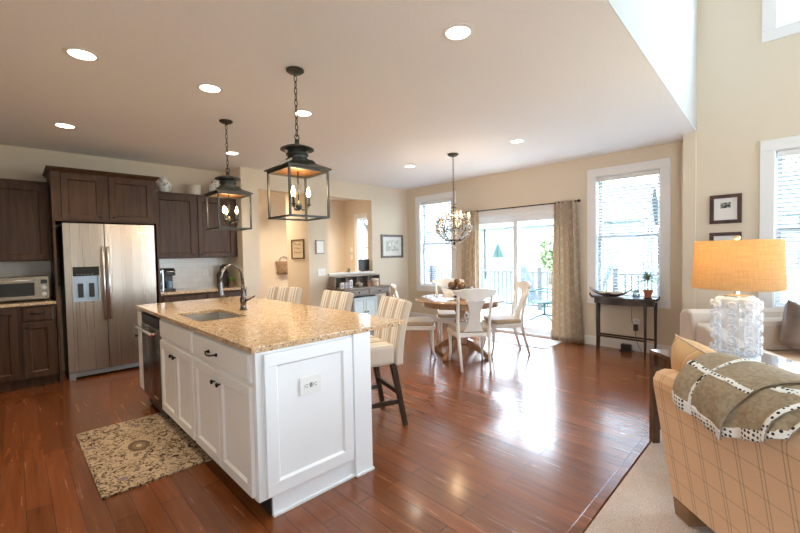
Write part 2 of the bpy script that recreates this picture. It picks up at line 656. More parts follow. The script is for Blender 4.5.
def wall(name, axis, a0, a1, u0, u1, z0, z1, holes, mat=None):
    """a wall slab of thickness a0..a1 along an axis, spanning u0..u1 and z0..z1, with openings"""
    mb = MB()
    us = sorted({u0, u1, *[h[0] for h in holes], *[h[1] for h in holes]})
    zs = sorted({z0, z1, *[h[2] for h in holes], *[h[3] for h in holes]})
    for ua, ub in zip(us, us[1:]):
        run = None
        for za, zb in zip(zs, zs[1:]):
            um, zm = (ua + ub) / 2, (za + zb) / 2
            if any(h[0] < um < h[1] and h[2] < zm < h[3] for h in holes):
                if run:
                    (mb.box(a0, a1, ua, ub, *run) if axis == 'x' else mb.box(ua, ub, a0, a1, *run))
                run = None
            else:
                run = (run[0], zb) if run else (za, zb)
        if run:
            (mb.box(a0, a1, ua, ub, *run) if axis == 'x' else mb.box(ua, ub, a0, a1, *run))
    bmesh.ops.remove_doubles(mb.bm, verts=mb.bm.verts, dist=1e-5)
    return struct(name, mb, mat or WALL)

W1 = (4.69, 5.52, .69, 2.40)
W2 = (1.32, 2.13, .70, 2.40)
DOOR = (2.48, 4.30, .0, 1.99)
WO = (7.05, 7.56, .80, 2.22)
G_WIN = [(-1.03, .27), (-2.63, -1.33), (-4.23, -2.93)]
R_FILL_WIN = [(3.5, 5.2)]  # unseen rear window, added to bring more daylight into the room
GH = [(a, b, .72, 2.36) for a, b in G_WIN] + [(a, b, 3.56, 4.95) for a, b in G_WIN]

fl = MB().box(XL, XP, YREAR, YFAR, -.12, 0)
struct('floor', fl, FLOOR)
cp = MB().prism([(1.2, YREAR), (XG, YREAR), (XG, .80), (1.2, .727)], 'z', .0, .012)
struct('floor_carpet', cp, CARPET)
struct('trim_1', MB().prism([(1.2, .735), (XG, .81), (XG, .865), (1.2, .790)], 'z', .0, .010), FLOOR, bev=.004)
ce = MB().prism([(XL, soff(XL)), (XP + .15, soff(XP + .15)), (XP + .15, YFAR), (XL, YFAR)], 'z', H, H + .1)
struct('ceiling', ce, CEIL)
so = MB().prism([(XL, soff(XL)), (XG, soff(XG)), (XG, soff(XG) + .12), (XL, soff(XL) + .12)], 'z', H + .1, HG)
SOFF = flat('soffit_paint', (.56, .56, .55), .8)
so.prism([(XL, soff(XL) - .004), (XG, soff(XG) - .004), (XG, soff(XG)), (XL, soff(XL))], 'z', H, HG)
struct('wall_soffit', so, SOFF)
struct('wall_upper', MB().box(XG, XG + .15, .912, 1.15, H + .1, HG), WALL)
struct('ceiling_great', MB().box(XL, XG + .15, YREAR, soff(XG) + .12, HG, HG + .1), CEIL)
wall('wall_patio', 'x', XP, XP + .15, 1.033, YFAR, 0, H, [W1, W2, DOOR, WO])
wall('wall_great', 'x', XG, XG + .15, YREAR, .912, 0, HG, GH)
struct('wall_return', MB().box(5.59, XP + .15, .912, 1.033, 0, H), WALL)
HALL = (2.715, 3.57, 0, 2.388)
PASS = (3.95, 4.965, 1.0, 2.385)
wall('wall_back', 'y', YB, YB + .14, 2.452, XP, 0, H, [HALL, PASS])
struct('wall_stub', MB().box(2.452, 2.60, YB + .14, YK + .1, 0, H), WALL)
struct('wall_kitchen', MB().box(XL, 2.452, YK, YK + .1, 0, H), WALL)
L_FILL_WIN = (-2.7, -1.2)  # out of view, put in to throw daylight on the island's left face
wall('wall_left', 'x', XL - .15, XL, YREAR, YK, 0, HG, [(*L_FILL_WIN, .72, 2.36)])
wall('wall_rear', 'y', YREAR - .15, YREAR, XL, XG + .15, 0, HG, [(a, b, .72, 2.36) for a, b in R_FILL_WIN])
struct('wall_far', MB().box(2.45, XP + .15, YFAR, YFAR + .1, 0, H), WALL)
struct('wall_hall', MB().box(3.57, 3.69, YB + .14, 6.61, 0, H), WALL)
struct('wall_passage', MB().box(2.45, 2.60, YK + .1, YFAR, 0, H), WALL)
struct('wall_stair', MB().prism([(3.45, 2.20), (3.70, 2.33), (4.5, 2.66), (4.5, H), (3.45, H)], 'y', 7.62, YFAR), WALL)
struct('wall_backsplash', MB().box(-1.0, 2.451, YK - .006, YK, .915, 1.356), TILE)

bb = 1
def base_x(x, y0, y1):
    global bb
    struct('baseboard_%d' % bb, MB().box(x - .014, x, y0, y1, 0, .115).box(x - .010, x, y0, y1, .115, .13), TRIM, bev=.003); bb += 1
def base_y(y, x0, x1):
    global bb
    struct('baseboard_%d' % bb, MB().box(x0, x1, y - .014, y, 0, .115).box(x0, x1, y - .010, y, .115, .13), TRIM, bev=.003); bb += 1
base_x(XP, 1.035, 2.40)
base_x(XP, 4.40, YB - .015)
base_x(XG, YREAR, .90)
base_y(YB, 3.575, XP - .015)
base_y(YB, 2.453, 2.71)
base_y(YFAR, 2.61, XP - .02)
struct('trim_3', MB().box(3.945, 4.972, YB - .045, YB + .185, 1.0, 1.03), TRIM, bev=.004)

def window(n, x, hole, blind=False, double=True, portal=True):
    y0, y1, z0, z1 = hole
    t = .10
    root = thing_plain('window_%d' % n, (x, (y0 + y1) / 2, z0))
    root['kind'] = 'structure'
    w, h = (y1 - y0) / 2, z1 - z0
    mb = MB()
    for a, b, c, d in ((-w - t, w + t, h - .012, h + t), (-w - t, w + t, -t, .012), (-w - t, -w + .012, .012, h - .012), (w - .012, w + t, .012, h - .012)):
        mb.box(-.02, 0, a, b, c, d)
    mb.build('casing', TRIM, root, bev=.004)
    mb = MB()
    for a, b, c, d in ((-w, w, h - .02, h), (-w, w, 0, .02), (-w, -w + .02, .02, h - .02), (w - .02, w, .02, h - .02)):
        mb.box(0, .15, a, b, c, d)
    mb.build('jamb', VINYL, root)
    mb = MB()
    f = .045
    a0, a1 = -w + .02, w - .02
    def sash(xa, za, zb):
        m = MB()
        m.box(xa, xa + .03, a0, a1, za, za + f).box(xa, xa + .03, a0, a1, zb - f, zb)
        m.box(xa, xa + .03, a0, a0 + f, za + f, zb - f).box(xa, xa + .03, a1 - f, a1, za + f, zb - f)
        so = m.build('sash', VINYL, root, bev=.003)
        MB().box(xa + .012, xa + .017, a0 + f, a1 - f, za + f, zb - f).build('pane', PANE, so)
    if double:
        sash(.075, .02, h * .5 + .02)
        sash(.108, h * .5 - .02, h - .02)
    else:
        sash(.09, .02, h - .02)
    if portal:
        sky_portal((x + .152, (y0 + y1) / 2, (z0 + z1) / 2), (-1, 0, 0), y1 - y0, z1 - z0)
    return root
window(1, XP, W1)
window(2, XP, W2)
window(3, XG, GH[0])
window(4, XG, GH[3], double=False)
window(5, XG, GH[1])
window(6, XG, GH[4], double=False)
window(7, XG, GH[2])
window(8, XG, GH[5], double=False)
window(9, XP, WO)
for i, (a, b) in enumerate(R_FILL_WIN):  # build the added rear window with its portal
    for j, (za, zb) in enumerate(((.72, 2.36),)):
        wr = window(10 + 2 * i + j, 0, (a, b, za, zb), double=(j == 0), portal=False)
        wr.location = ((a + b) / 2, YREAR, za)
        wr.rotation_euler.z = -PI / 2
        sky_portal(((a + b) / 2, YREAR - .152, (za + zb) / 2), (0, 1, 0), b - a, zb - za)

BLIND = flat('blind_slats', (.40, .42, .45), .6)
def blind(x, hole, label, tilt):
    y0, y1, z0, z1 = hole
    y0 += .03; y1 -= .03
    zt = z1 - .025
    b = thing('window_blind', label, 'blind', (x + .04, (y0 + y1) / 2, zt))
    w = (y1 - y0) / 2
    MB().box(-.03, .028, -w, w, -.055, 0).build('headrail', TRIM, b, bev=.003)
    mb = MB()
    n = int((z1 - z0 - .13) / .044)
    for k in range(n):
        z = -.085 - k * .044
        mb.box(-.024, .024, -w + .005, w - .005, -.0012, .0012, Matrix.Translation((0, 0, z)) @ rotm(0, R(tilt), 0))
    zb = -.085 - n * .044
    mb.build('slats', BLIND, b)
    MB().box(-.022, .022, -w + .005, w - .005, zb - .012, zb).build('bottom_rail', TRIM, b, bev=.002)
    cd = MB()
    for q in (-w * .7, 0, w * .7):
        cd.tube([(0, q, zb), (0, q, -.05)], .0014, 5)
    cd.tube([(-.030, w - .06, -.05), (-.032, w - .06, -.75)], .002, 5)
    cd.build('cord', TRIM, b)
for j, (za, zb) in enumerate(((.72, 2.36),)):  # build the added left window with its portal
    wr = window(12 + j, 0, (*L_FILL_WIN, za, zb), double=(j == 0), portal=False)
    wr.location = (XL, sum(L_FILL_WIN) / 2, za)
    wr.rotation_euler.z = PI
    sky_portal((XL - .152, sum(L_FILL_WIN) / 2, (za + zb) / 2), (1, 0, 0), L_FILL_WIN[1] - L_FILL_WIN[0], zb - za)
blind(XP, W2, 'white slatted blind in the window above the dark console table', 13)
blind(XP, W1, 'white slatted blind in the dining window left of the patio door', 13)
blind(XG, GH[0], 'white slatted blind in the right edge window behind the lamp', 13)

# sliding patio door
dr = thing_plain('door_1', (XP, (DOOR[0] + DOOR[1]) / 2, 0))
dr['kind'] = 'structure'
w = (DOOR[1] - DOOR[0]) / 2
mb = MB()
mb.box(-.02, 0, -w - .09, w + .09, 1.98, 2.075).box(-.02, 0, -w - .09, -w + .01, 0, 1.98).box(-.02, 0, w - .01, w + .09, 0, 1.98)
mb.build('casing', TRIM, dr, bev=.004)
mb = MB()
mb.box(0, .15, -w, w, 1.95, 1.99).box(0, .15, -w, -w + .035, .03, 1.95).box(0, .15, w - .035, w, .03, 1.95).box(0, .15, -w, w, 0, .03)
mb.build('jamb', VINYL, dr)
def panel(xa, ya, yb):
    m = MB()
    m.box(xa, xa + .04, ya, yb, .035, .12).box(xa, xa + .04, ya, yb, 1.85, 1.948)
    m.box(xa, xa + .04, ya, ya + .075, .12, 1.85).box(xa, xa + .04, yb - .075, yb, .12, 1.85)
    p = m.build('sliding_panel', VINYL, dr, bev=.004)
    MB().box(xa + .016, xa + .024, ya + .075, yb - .075, .12, 1.85).build('pane', PANE, p)
    return p
panel(.04, -w + .036, .05)
pp = panel(.09, -.03, w - .036)
MB().box(.028, .04, .0, .022, .95, 1.2).build('handle', WHITEP, dr, bev=.004)
sky_portal((XP + .152, (DOOR[0] + DOOR[1]) / 2, 1.0), (-1, 0, 0), DOOR[1] - DOOR[0], 1.98)

# ------------------------------------------------------------------ cabinet kit (front looks along local -y, x to the right)
def door_mb(x0, x1, z0, z1, y=0, t=.02, rail=.058, raised=False):
    m = MB()
    m.box(x0, x1, y - t, y, z0, z0 + rail).box(x0, x1, y - t, y, z1 - rail, z1)
    m.box(x0, x0 + rail, y - t, y, z0 + rail, z1 - rail).box(x1 - rail, x1, y - t, y, z0 + rail, z1 - rail)
    a, b, c, d = x0 + rail, x1 - rail, z0 + rail, z1 - rail
    g = .010
    # sloped moulding round the recessed panel
    yo, yi = y - t * .92, y - t * .42
    out = [(a, yo, c), (b, yo, c), (b, yo, d), (a, yo, d)]
    inn = [(a + g, yi, c + g), (b - g, yi, c + g), (b - g, yi, d - g), (a + g, yi, d - g)]
    m._add([Vector(p) for p in out + inn], [(0, 1, 5, 4), (1, 2, 6, 5), (2, 3, 7, 6), (3, 0, 4, 7), (4, 5, 6, 7)])
    return m
def slab_mb(x0, x1, z0, z1, y=0, t=.02):
    m = MB()
    g = .012
    f = [(x0, y - t * .6, z0), (x1, y - t * .6, z0), (x1, y - t * .6, z1), (x0, y - t * .6, z1)]
    k = [(x0, y, z0), (x1, y, z0), (x1, y, z1), (x0, y, z1)]
    i = [(x0 + g, y - t, z0 + g), (x1 - g, y - t, z0 + g), (x1 - g, y - t, z1 - g), (x0 + g, y - t, z1 - g)]
    m._add([Vector(p) for p in k + f + i], [(3, 2, 1, 0), (0, 1, 5, 4), (1, 2, 6, 5), (2, 3, 7, 6), (3, 0, 4, 7), (4, 5, 9, 8), (5, 6, 10, 9), (6, 7, 11, 10), (7, 4, 8, 11), (8, 9, 10, 11)])
    return m
def knob(parent, x, z, y=-.02, mat=None):
    m = MB().lathe([(.005, 0), (.0045, .010), (.012, .016), (.0145, .022), (.011, .027), (0, .028)], 14, (x, y, z), rotm(PI / 2))
    return m.build('knob', mat or BLACKM, parent, smooth=True)
def cup_pull(parent, x, z, wd=.10, y=-.02):
    m = MB()
    m.tube([(x - wd / 2, y, z), (x - wd / 2, y - .022, z + .002), (x - wd * .3, y - .030, z - .004), (x, y - .033, z - .008), (x + wd * .3, y - .030, z - .004), (x + wd / 2, y - .022, z + .002), (x + wd / 2, y, z)], .0058, 8)
    m.sph((x - wd / 2, y - .004, z), .011).sph((x + wd / 2, y - .004, z), .011)
    return m.build('handle', BLACKM, parent, smooth=True)

# ------------------------------------------------------------------ kitchen wall cabinets
def crown(m, x0, x1, y0, y1, z0, z1, o=.035):
    m.hexa([(x0, y0, z0), (x1, y0, z0), (x1, y1, z0), (x0, y1, z0)], [(x0 - o, y0 - o, z1 - .012), (x1 + o, y0 - o, z1 - .012), (x1 + o, y1, z1 - .012), (x0 - o, y1, z1 - .012)])
    m.box(x0 - o, x1 + o, y0 - o, y1, z1 - .012, z1)
def upper(name, label, x0, x1, y, zb, zt, doors, knobs, ztop, right_crown=True):
    c = thing(name, label, 'cabinet', (x0, y, zb))
    w, h = x1 - x0, zt - zb
    MB().box(0, w, 0, YK - y, 0, h).build('body', DARK, c, bev=.002)
    m = MB()
    crown(m, .001, w - .001, .0, YK - y, h, ztop - zb, .03 if right_crown else .0)
    m.build('crown_moulding', DARK, c, bev=.002)
    for (a, b), kx in zip(doors, knobs):
        d = door_mb(a - x0, b - x0, .012, h - .012).build('door', DARK, c, bev=.002)
        knob(d, kx - x0, .05)
    return c
upper('wall_cabinet', 'dark wood wall cabinet above the toaster oven', -.66, .320, 6.05, 1.356, 2.215, [(-.64, -.175), (-.155, .290)], [-.21, -.12], 2.250, False)
upper('wall_cabinet', 'dark wood wall cabinet above the coffee maker with jars on top', 1.335, 2.448, 6.05, 1.352, 2.215, [(1.355, 1.855), (1.895, 2.40)], [1.82, 1.93], 2.250, False)
fc = thing('wall_cabinet', 'deep dark wood cabinet enclosing the top of the steel refrigerator', 'cabinet', (.345, 5.77, 0))
MB().box(0, .97, 0, YK - 5.77, 1.792, 2.335).build('body', DARK, fc, bev=.002)
MB().box(-.022, 0, 0, YK - 5.77, 0, 2.335).build('side_panel', DARK, fc, bev=.002)
MB().box(.97, .988, 0, YK - 5.77, 0, 2.335).build('side_panel', DARK, fc, bev=.002)
m = MB(); crown(m, -.022, .988, 0, YK - 5.77, 2.335, 2.385); m.build('crown_moulding', DARK, fc, bev=.002)
for a, b, kx in ((.06, .435, .40), (.49, .935, .53)):
    d = door_mb(a, b, 1.81, 2.318).build('door', DARK, fc, bev=.002)
    knob(d, kx, 1.85)

# base cabinets
def base_unit(name, label, x0, x1, y, depth, mat, fronts, kick=.10, htop=.883, loc=None, rz=0, hole=False):
    c = thing(name, label, 'cabinet', loc or (x0, y, 0), rz)
    w = x1 - x0
    if hole:   # open carcass so that a sink can hang in it
        m = MB().box(0, .018, 0, depth, kick, htop).box(w - .018, w, 0, depth, kick, htop).box(.018, w - .018, 0, depth, kick, kick + .018).box(.018, w - .018, depth - .018, depth, kick + .018, htop).box(.018, w - .018, 0, .018, kick + .018, htop)
        m.build('body', mat, c)
    else:
        MB().box(0, w, 0, depth, kick, htop).build('body', mat, c, bev=.002)
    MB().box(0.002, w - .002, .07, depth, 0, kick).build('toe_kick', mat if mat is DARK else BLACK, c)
    for kind, a, b, z0, z1, hw in fronts:
        if kind == 'door':
            d = door_mb(a, b, z0, z1).build('door', mat, c, bev=.002)
            knob(d, *hw)
        else:
            d = slab_mb(a, b, z0, z1).build('drawer_front' if hw else 'false_drawer_front', mat, c, bev=.001)
            if hw:
                cup_pull(d, *hw)
    return c
base_unit('base_cabinet', 'dark wood base cabinet under the toaster oven', -.62, .318, 5.78, YK - 5.786, DARK,
          [('door', .02, .625, .115, .868, (.58, .80)), ('drawer', .665, .915, .715, .868, (.79, .80)), ('door', .665, .915, .115, .695, (.70, .655))])
base_unit('base_cabinet', 'dark wood base cabinet under the coffee maker behind the island', 1.337, 2.448, 5.78, YK - 5.786, DARK,
          [('drawer', .02, .54, .715, .868, (.28, .80)), ('drawer', .56, 1.09, .715, .868, (.82, .80)), ('door', .02, .54, .115, .695, (.49, .655)), ('door', .56, 1.09, .115, .695, (.61, .655))])
tag(MB().box(-.64, .321, 5.745, YK - .007, .884, .915).build('countertop', GRAN, bev=.004), 'speckled granite countertop under the toaster oven', 'countertop')
tag(MB().box(1.336, 2.449, 5.745, YK - .007, .884, .915).build('countertop', GRAN, bev=.004), 'pale granite countertop under the coffee maker', 'countertop')

# ------------------------------------------------------------------ refrigerator
rf = thing('refrigerator', 'stainless steel side by side refrigerator with ice dispenser', 'refrigerator', (.402, 5.75, 0))
RW = .882
FRS = flat('fridge_side', (.05, .05, .05), .4, metal=.3)
MB().box(.004, RW - .004, .06, .62, .02, 1.765).build('body', FRS, rf, bev=.004)
for x0, x1 in ((0, .368), (.376, RW)):
    d = MB()
    if x0 == 0:
        # door with an opening for the dispenser recess
        for a, b, c, e in ((0, .07, .09, 1.772), (.31, .368, .09, 1.772), (.07, .31, .09, .885), (.07, .31, 1.28, 1.772)):
            d.box(a, b, 0, .058, c, e)
        bmesh.ops.remove_doubles(d.bm, verts=d.bm.verts, dist=1e-5)
    else:
        d.box(x0, x1, 0, .058, .09, 1.772)
    d = d.build('door', STEEL, rf)
    hx = .348 if x0 == 0 else .396
    hm = MB().tube([(hx, 0, .70), (hx, -.045, .70)], .008, 8).tube([(hx, 0, 1.47), (hx, -.045, 1.47)], .008, 8).tube([(hx, -.05, .66), (hx, -.05, 1.51)], .0125, 12)
    hm.build('handle', flat('polished_steel', (.74, .73, .72), .30, metal=1) if x0 == 0 else bpy.data.materials['polished_steel'], d, smooth=True)
dp = thing_plain('dispenser')
dp.parent = rf
m = MB().box(.07, .31, .045, .055, .885, 1.175).box(.07, .078, 0, .045, .885, 1.175).box(.302, .31, 0, .045, .885, 1.175).box(.078, .302, 0, .045, .885, .893)
m.build('recess', flat('dispenser_recess', (.42, .52, .62), .35, metal=.5), dp)
for x in (.115, .215):
    MB().box(x, x + .048, .02, .035, .93, 1.09).build('paddle', BLACK, dp, bev=.004)
MB().box(.07, .31, .002, .05, 1.175, 1.28).build('control_panel', flat('black_glass', (.008, .009, .009), .08), dp)
m = MB()
for k in range(5):
    m.box(.105 + k * .032, .122 + k * .032, .0005, .002, 1.192, 1.196)
m.build('button_marks', flat('pale_marks', (.35, .37, .36), .5), dp)
MB().box(.06, RW - .03, .015, .06, .03, .085).build('grille', flat('grey_grille', (.25, .28, .30), .4, metal=.4), rf, bev=.003)
MB().box(0, .06, .0, .06, .0, .085).build('foot_cover', flat('grey_foot', (.22, .24, .26), .45), rf, bev=.004)
m = MB()
for k in range(9):
    m.box(.715 + k * .0115, .724 + k * .0115, -.0015, 0, 1.672, 1.686)
m.build('badge', flat('badge_metal', (.75, .72, .68), .3, metal=.6), rf)
for x in (.15, RW - .1):
    MB().cyl((x, .3, 0), (x, .3, .025), .02).build('foot', BLACK, rf)

# ------------------------------------------------------------------ things on the kitchen counters
to = thing('toaster_oven', 'stainless toaster oven with dark glass door on left counter', 'toaster oven', (-.17, 5.9, .915))
MB().box(0, .455, .012, .33, .018, .272).build('body', m_steel('oven_steel', (.30, .26, .21), .3), to, bev=.008)
m = MB()
for a, b, c, e in ((.0, .352, .03, .065), (.0, .352, .205, .255), (.0, .025, .065, .205), (.325, .352, .065, .205)):
    m.box(a, b, -.008, .012, c, e)
dd = m.build('door', bpy.data.materials['oven_steel'], to, bev=.002)
MB().box(.025, .325, -.002, .010, .065, .205).build('glass', flat('oven_glass', (.01, .011, .011), .06), dd)
MB().tube([(.03, -.01, .235), (.03, -.035, .235), (.32, -.035, .235), (.32, -.01, .235)], .007, 8).build('handle', bpy.data.materials['polished_steel'], dd, smooth=True)
for z in (.145, .075):
    MB().lathe([(.022, 0), (.022, .004), (.017, .006), (.016, .022), (0, .023)], 18, (.405, .012, z), rotm(PI / 2)).build('knob', bpy.data.materials['polished_steel'], to, smooth='angle')
MB().box(.378, .432, .008, .013, .19, .235).build('display', BLACK, to)
for x in (.04, .41):
    for y in (.05, .29):
        MB().cyl((x, y, 0), (x, y, .019), .014, seg=10).build('foot', BLACK, to)

cm = thing('coffee_maker', 'black and silver pod coffee maker on the back counter', 'coffee maker', (1.475, 6.13, .915))
MB().box(-.04, .105, -.11, .12, 0, .028).build('base', BLACK, cm, bev=.008)
MB().box(-.04, .105, .02, .12, .028, .215).build('body', BLACK, cm, bev=.012)
hd = MB().prism([(-.125, .205), (.12, .205), (.12, .285), (.07, .305), (-.07, .305), (-.115, .28)], 'x', -.04, .105).build('brew_head', BLACK, cm, bev=.012)
MB().tube([(-.028, -.125, .25), (-.01, -.145, .262), (.075, -.145, .262), (.093, -.125, .25)], .007, 8).build('handle', CHROME, hd, smooth=True)
MB().box(-.085, -.042, -.10, .12, 0, .285).build('water_tank', m_pane('tinted_tank', .12, (.55, .60, .62)), cm, bev=.008)
MB().box(-.055, -.041, -.115, .12, .0, .29).build('side_band', bpy.data.materials['polished_steel'], cm, bev=.003)
MB().lathe([(.036, 0), (.042, .09), (.042, .10), (.037, .10), (.032, .006), (0, .006)], 20, (.033, -.06, .029)).build('mug', flat('steel_blue_mug', (.16, .25, .36), .3), cm, smooth='angle')

kb = thing('knife_block', 'dark knife block with black handles on the back counter', 'knife block', (2.29, 6.26, .915), R(8))
MB().prism([(-.08, 0), (.07, 0), (.07, .19), (-.03, .24), (-.08, .20)], 'x', -.055, .055).build('block', ESP, kb, bev=.004)
for i in range(3):
    for j in range(2):
        x = -.035 + i * .035
        p = Vector((x, -.045 + j * .06, .213 + (.017 if j == 0 else -.002)))
        MB().bar(p, p + Vector((0, -.045, .10)), .016, .024).build('knife_handle', BLACK, kb, bev=.004)

def leaf_fan(m, c, n, ln, wd, el0, el1, seed, droop=.25):
    rnd = random.Random(seed)
    for k in range(n):
        a = 2 * PI * k / n * 2.4 + rnd.random() * .6
        el = rnd.uniform(el0, el1)
        L = ln * rnd.uniform(.75, 1.1)
        d = Vector((math.cos(a) * math.cos(el), math.sin(a) * math.cos(el), math.sin(el)))
        sd = Vector((-math.sin(a), math.cos(a), 0))
        pts = []
        for s in (0, .3, .65, 1):
            p = Vector(c) + d * L * s - Vector((0, 0, droop * L * s * s))
            wv = wd * (math.sin(PI * min(s * .85 + .1, 1)) if s < 1 else .02)
            pts.append((p - sd * wv / 2, p + sd * wv / 2))
        for (a0, b0), (a1, b1) in zip(pts, pts[1:]):
            m._add([a0, b0, b1, a1], [(0, 1, 2, 3)])
    return m
hp = thing('potted_plant', 'small bright green herb in a low pot on the back counter', 'plant', (2.375, 6.12, .915))
MB().lathe([(.035, 0), (.046, .07), (.048, .07), (.048, .078), (.042, .078), (.038, .06), (0, .06)], 18).build('pot', noisy('basket_pot', (.16, .10, .06), (.26, .17, .10), 40, .8), hp, smooth='angle')
leaf_fan(MB(), (0, 0, .06), 40, .11, .035, .3, 1.4, 3).build('foliage', flat('bright_leaf', (.16, .33, .05), .5), hp)

def outlet(name, label, loc, rz, w=.075, h=.12, kind='duplex', group=None):
    o = thing(name, label, 'outlet' if 'outlet' in name else 'switch', loc, rz, group)
    MB().box(-w / 2, w / 2, -.006, 0, -h / 2, h / 2).build('cover_plate', WHITEP, o, bev=.002)
    if kind == 'duplex':
        for z in (-.028, .028):
            s = MB().box(-.017, .017, -.009, -.006, z - .016, z + .016).build('socket', WHITEP, o, bev=.003)
            MB().box(-.009, -.006, -.0096, -.009, z - .004, z + .008).box(.006, .009, -.0096, -.009, z - .004, z + .008).box(-.003, .003, -.0096, -.009, z - .012, z - .007).build('slots', SLOT, s)
    elif kind == 'horizontal':
        for x in (-.028, .028):
            s = MB().box(x - .016, x + .016, -.009, -.006, -.017, .017).build('socket', WHITEP, o, bev=.003)
            MB().box(x - .004, x + .008, -.0096, -.009, .006, .009).box(x - .004, x + .008, -.0096, -.009, -.009, -.006).box(x - .012, x - .007, -.0096, -.009, -.003, .003).build('slots', SLOT, s)
        MB().box(-.008, .008, -.0095, -.006, -.012, .012).build('test_button', flat('grey_button', (.3, .3, .3), .5), o)
    else:
        n = max(1, round(w / .05) - 0)
        for i in range(n):
            x = (i - (n - 1) / 2) * .046
            MB().box(x - .016, x + .016, -.010, -.006, -.033, .033).build('rocker', WHITEP, o, bev=.002)
    return o
outlet('wall_outlet', 'white outlet on the tiled backsplash behind the coffee maker', (2.09, YK - .006, 1.11), 0)

# jars on the wall cabinet
BLUEW = noisy('blue_white_glaze', (.16, .22, .36), (.74, .74, .70), 22, .2, p0=.36, p1=.46, coat=.4)
def ginger(loc, label, s):
    j = thing('ginger_jar', label, 'jar', loc, 0)
    MB().lathe([(.055 * s, 0), (.06 * s, .01 * s), (.098 * s, .07 * s), (.105 * s, .11 * s), (.092 * s, .155 * s), (.05 * s, .185 * s), (.05 * s, .195 * s)], 24).build('body', BLUEW, j, smooth=True)
    MB().lathe([(.058 * s, .195 * s), (.062 * s, .205 * s), (.052 * s, .225 * s), (.015 * s, .24 * s), (.012 * s, .25 * s), (.018 * s, .262 * s), (0, .272 * s)], 24).build('lid', BLUEW, j, smooth=True)
ginger((1.525, 6.20, 2.25), 'blue and white lidded ginger jar on the cabinet beside the refrigerator', .92)
ginger((2.21, 6.20, 2.25), 'blue and white lidded jar on the cabinet behind the far lantern', 1.05)
cr = thing('crock', 'plain cream stoneware crock on top of the dark wall cabinet', 'crock', (1.91, 6.20, 2.25))
MB().lathe([(.085, 0), (.09, .008), (.09, .125), (.094, .13), (.094, .14), (.086, .145), (.078, .145), (.078, .02), (0, .02)], 26).build('body', noisy('cream_stoneware', (.62, .56, .46), (.72, .66, .57), 9, .35), cr, smooth='angle')
MB().lathe([(.086, .146), (.086, .152), (.02, .165), (.018, .175), (0, .178)], 24).build('lid', bpy.data.materials['cream_stoneware'], cr, smooth='angle')

# ------------------------------------------------------------------ island
IX0, IX1, IY0, IY1 = .829, 1.905, 1.92, 4.526
BX, BY = .855, 1.940
dep = .60
# units run along the left face; local x points towards the camera, fronts look along -x
def island_unit(name, label, ya, yb, fronts, kick=.105, **k):
    return base_unit(name, label, 0, ya - yb, 0, dep, WHITECAB, fronts, kick, loc=(BX, ya, 0), rz=-PI / 2, **k)
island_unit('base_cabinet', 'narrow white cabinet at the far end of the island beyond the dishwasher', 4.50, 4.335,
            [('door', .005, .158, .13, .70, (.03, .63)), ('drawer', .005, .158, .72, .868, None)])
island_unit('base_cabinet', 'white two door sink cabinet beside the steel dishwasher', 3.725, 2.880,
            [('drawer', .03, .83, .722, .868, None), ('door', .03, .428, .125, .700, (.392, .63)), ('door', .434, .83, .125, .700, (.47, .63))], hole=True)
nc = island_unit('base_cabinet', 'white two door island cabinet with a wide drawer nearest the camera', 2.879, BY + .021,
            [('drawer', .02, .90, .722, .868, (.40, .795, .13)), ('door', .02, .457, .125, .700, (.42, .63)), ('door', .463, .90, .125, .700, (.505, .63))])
dw = thing('dishwasher', 'dark stainless dishwasher built into the white island', 'dishwasher', (BX - .008, 4.333, 0), -PI / 2)
WW = 4.333 - 3.728
MB().box(.002, WW - .002, .03, .58, .02, .875).build('body', FRS, dw)
dx = MB().box(.003, WW - .003, -.012, .03, .115, .775).build('door', m_steel('dark_steel', (.16, .15, .14), .22), dw, bev=.003)
MB().box(.003, WW - .003, -.010, .03, .78, .865).build('control_panel', BLACK, dw, bev=.003)
MB().tube([(.05, -.012, .735), (.05, -.055, .735)], .008, 8).tube([(WW - .05, -.012, .735), (WW - .05, -.055, .735)], .008, 8).tube([(.02, -.058, .735), (WW - .02, -.058, .735)], .011, 10).build('handle', bpy.data.materials['polished_steel'], dx, smooth=True)
MB().lathe([(.011, 0), (.011, .006), (0, .007)], 14, (WW - .02, -.058, .735), rotm(0, PI / 2)).build('badge', flat('red_badge', (.45, .03, .03), .4), dx)
MB().box(WW - .20, WW - .10, -.0135, -.012, .165, .18).build('nameplate', flat('badge_pale', (.7, .68, .64), .3, metal=.5), dx)
MB().box(.01, WW - .01, .085, .10, 0, .115).build('toe_kick', BLACK, dw)

# end face of the island: panelled end, knee wall behind for the overhang
ep = thing('island_end_panel', 'white panelled end of the island with an outlet on it', 'panel', (BX, BY, 0))
EW = 1.592 - BX
BLUEW2 = WHITECAB
EPM = flat('window_lit_panel_white', (.85, .87, .89), .38)  # white tinted cool, bluish window light put into the colour
MB().box(0, EW, 0, .019, .11, .883).build('back_panel', EPM, ep)
door_mb(.038, .592, .125, .868, 0, .022, .066).build('raised_panel', EPM, ep, bev=.002)
MB().box(.605, EW, -.020, 0, 0.06, .883).build('post', EPM, ep, bev=.002)
MB().box(.075, EW - .012, .004, .019, 0, .11).build('toe_board', EPM, ep)
MB().box(.073, EW + .008, -.008, .004, 0, .018).box(EW - .13, EW + .008, -.028, -.008, 0, .018).build('shoe_moulding', EPM, ep, bev=.003)
MB().box(EW - .131, EW, -.020, .004, .018, .06).build('post_base', EPM, ep)
kw = MB().box(BX + dep + .002, 1.590, BY + .021, 4.50, 0, .883)
tag(kw.build('island_back_panel', EPM, bev=.002), 'white back panel under the seating side of the island', 'panel')
outlet('wall_outlet', 'white horizontal outlet on the end of the island', (1.16, BY - .013, .652), 0, .135, .10, 'horizontal')

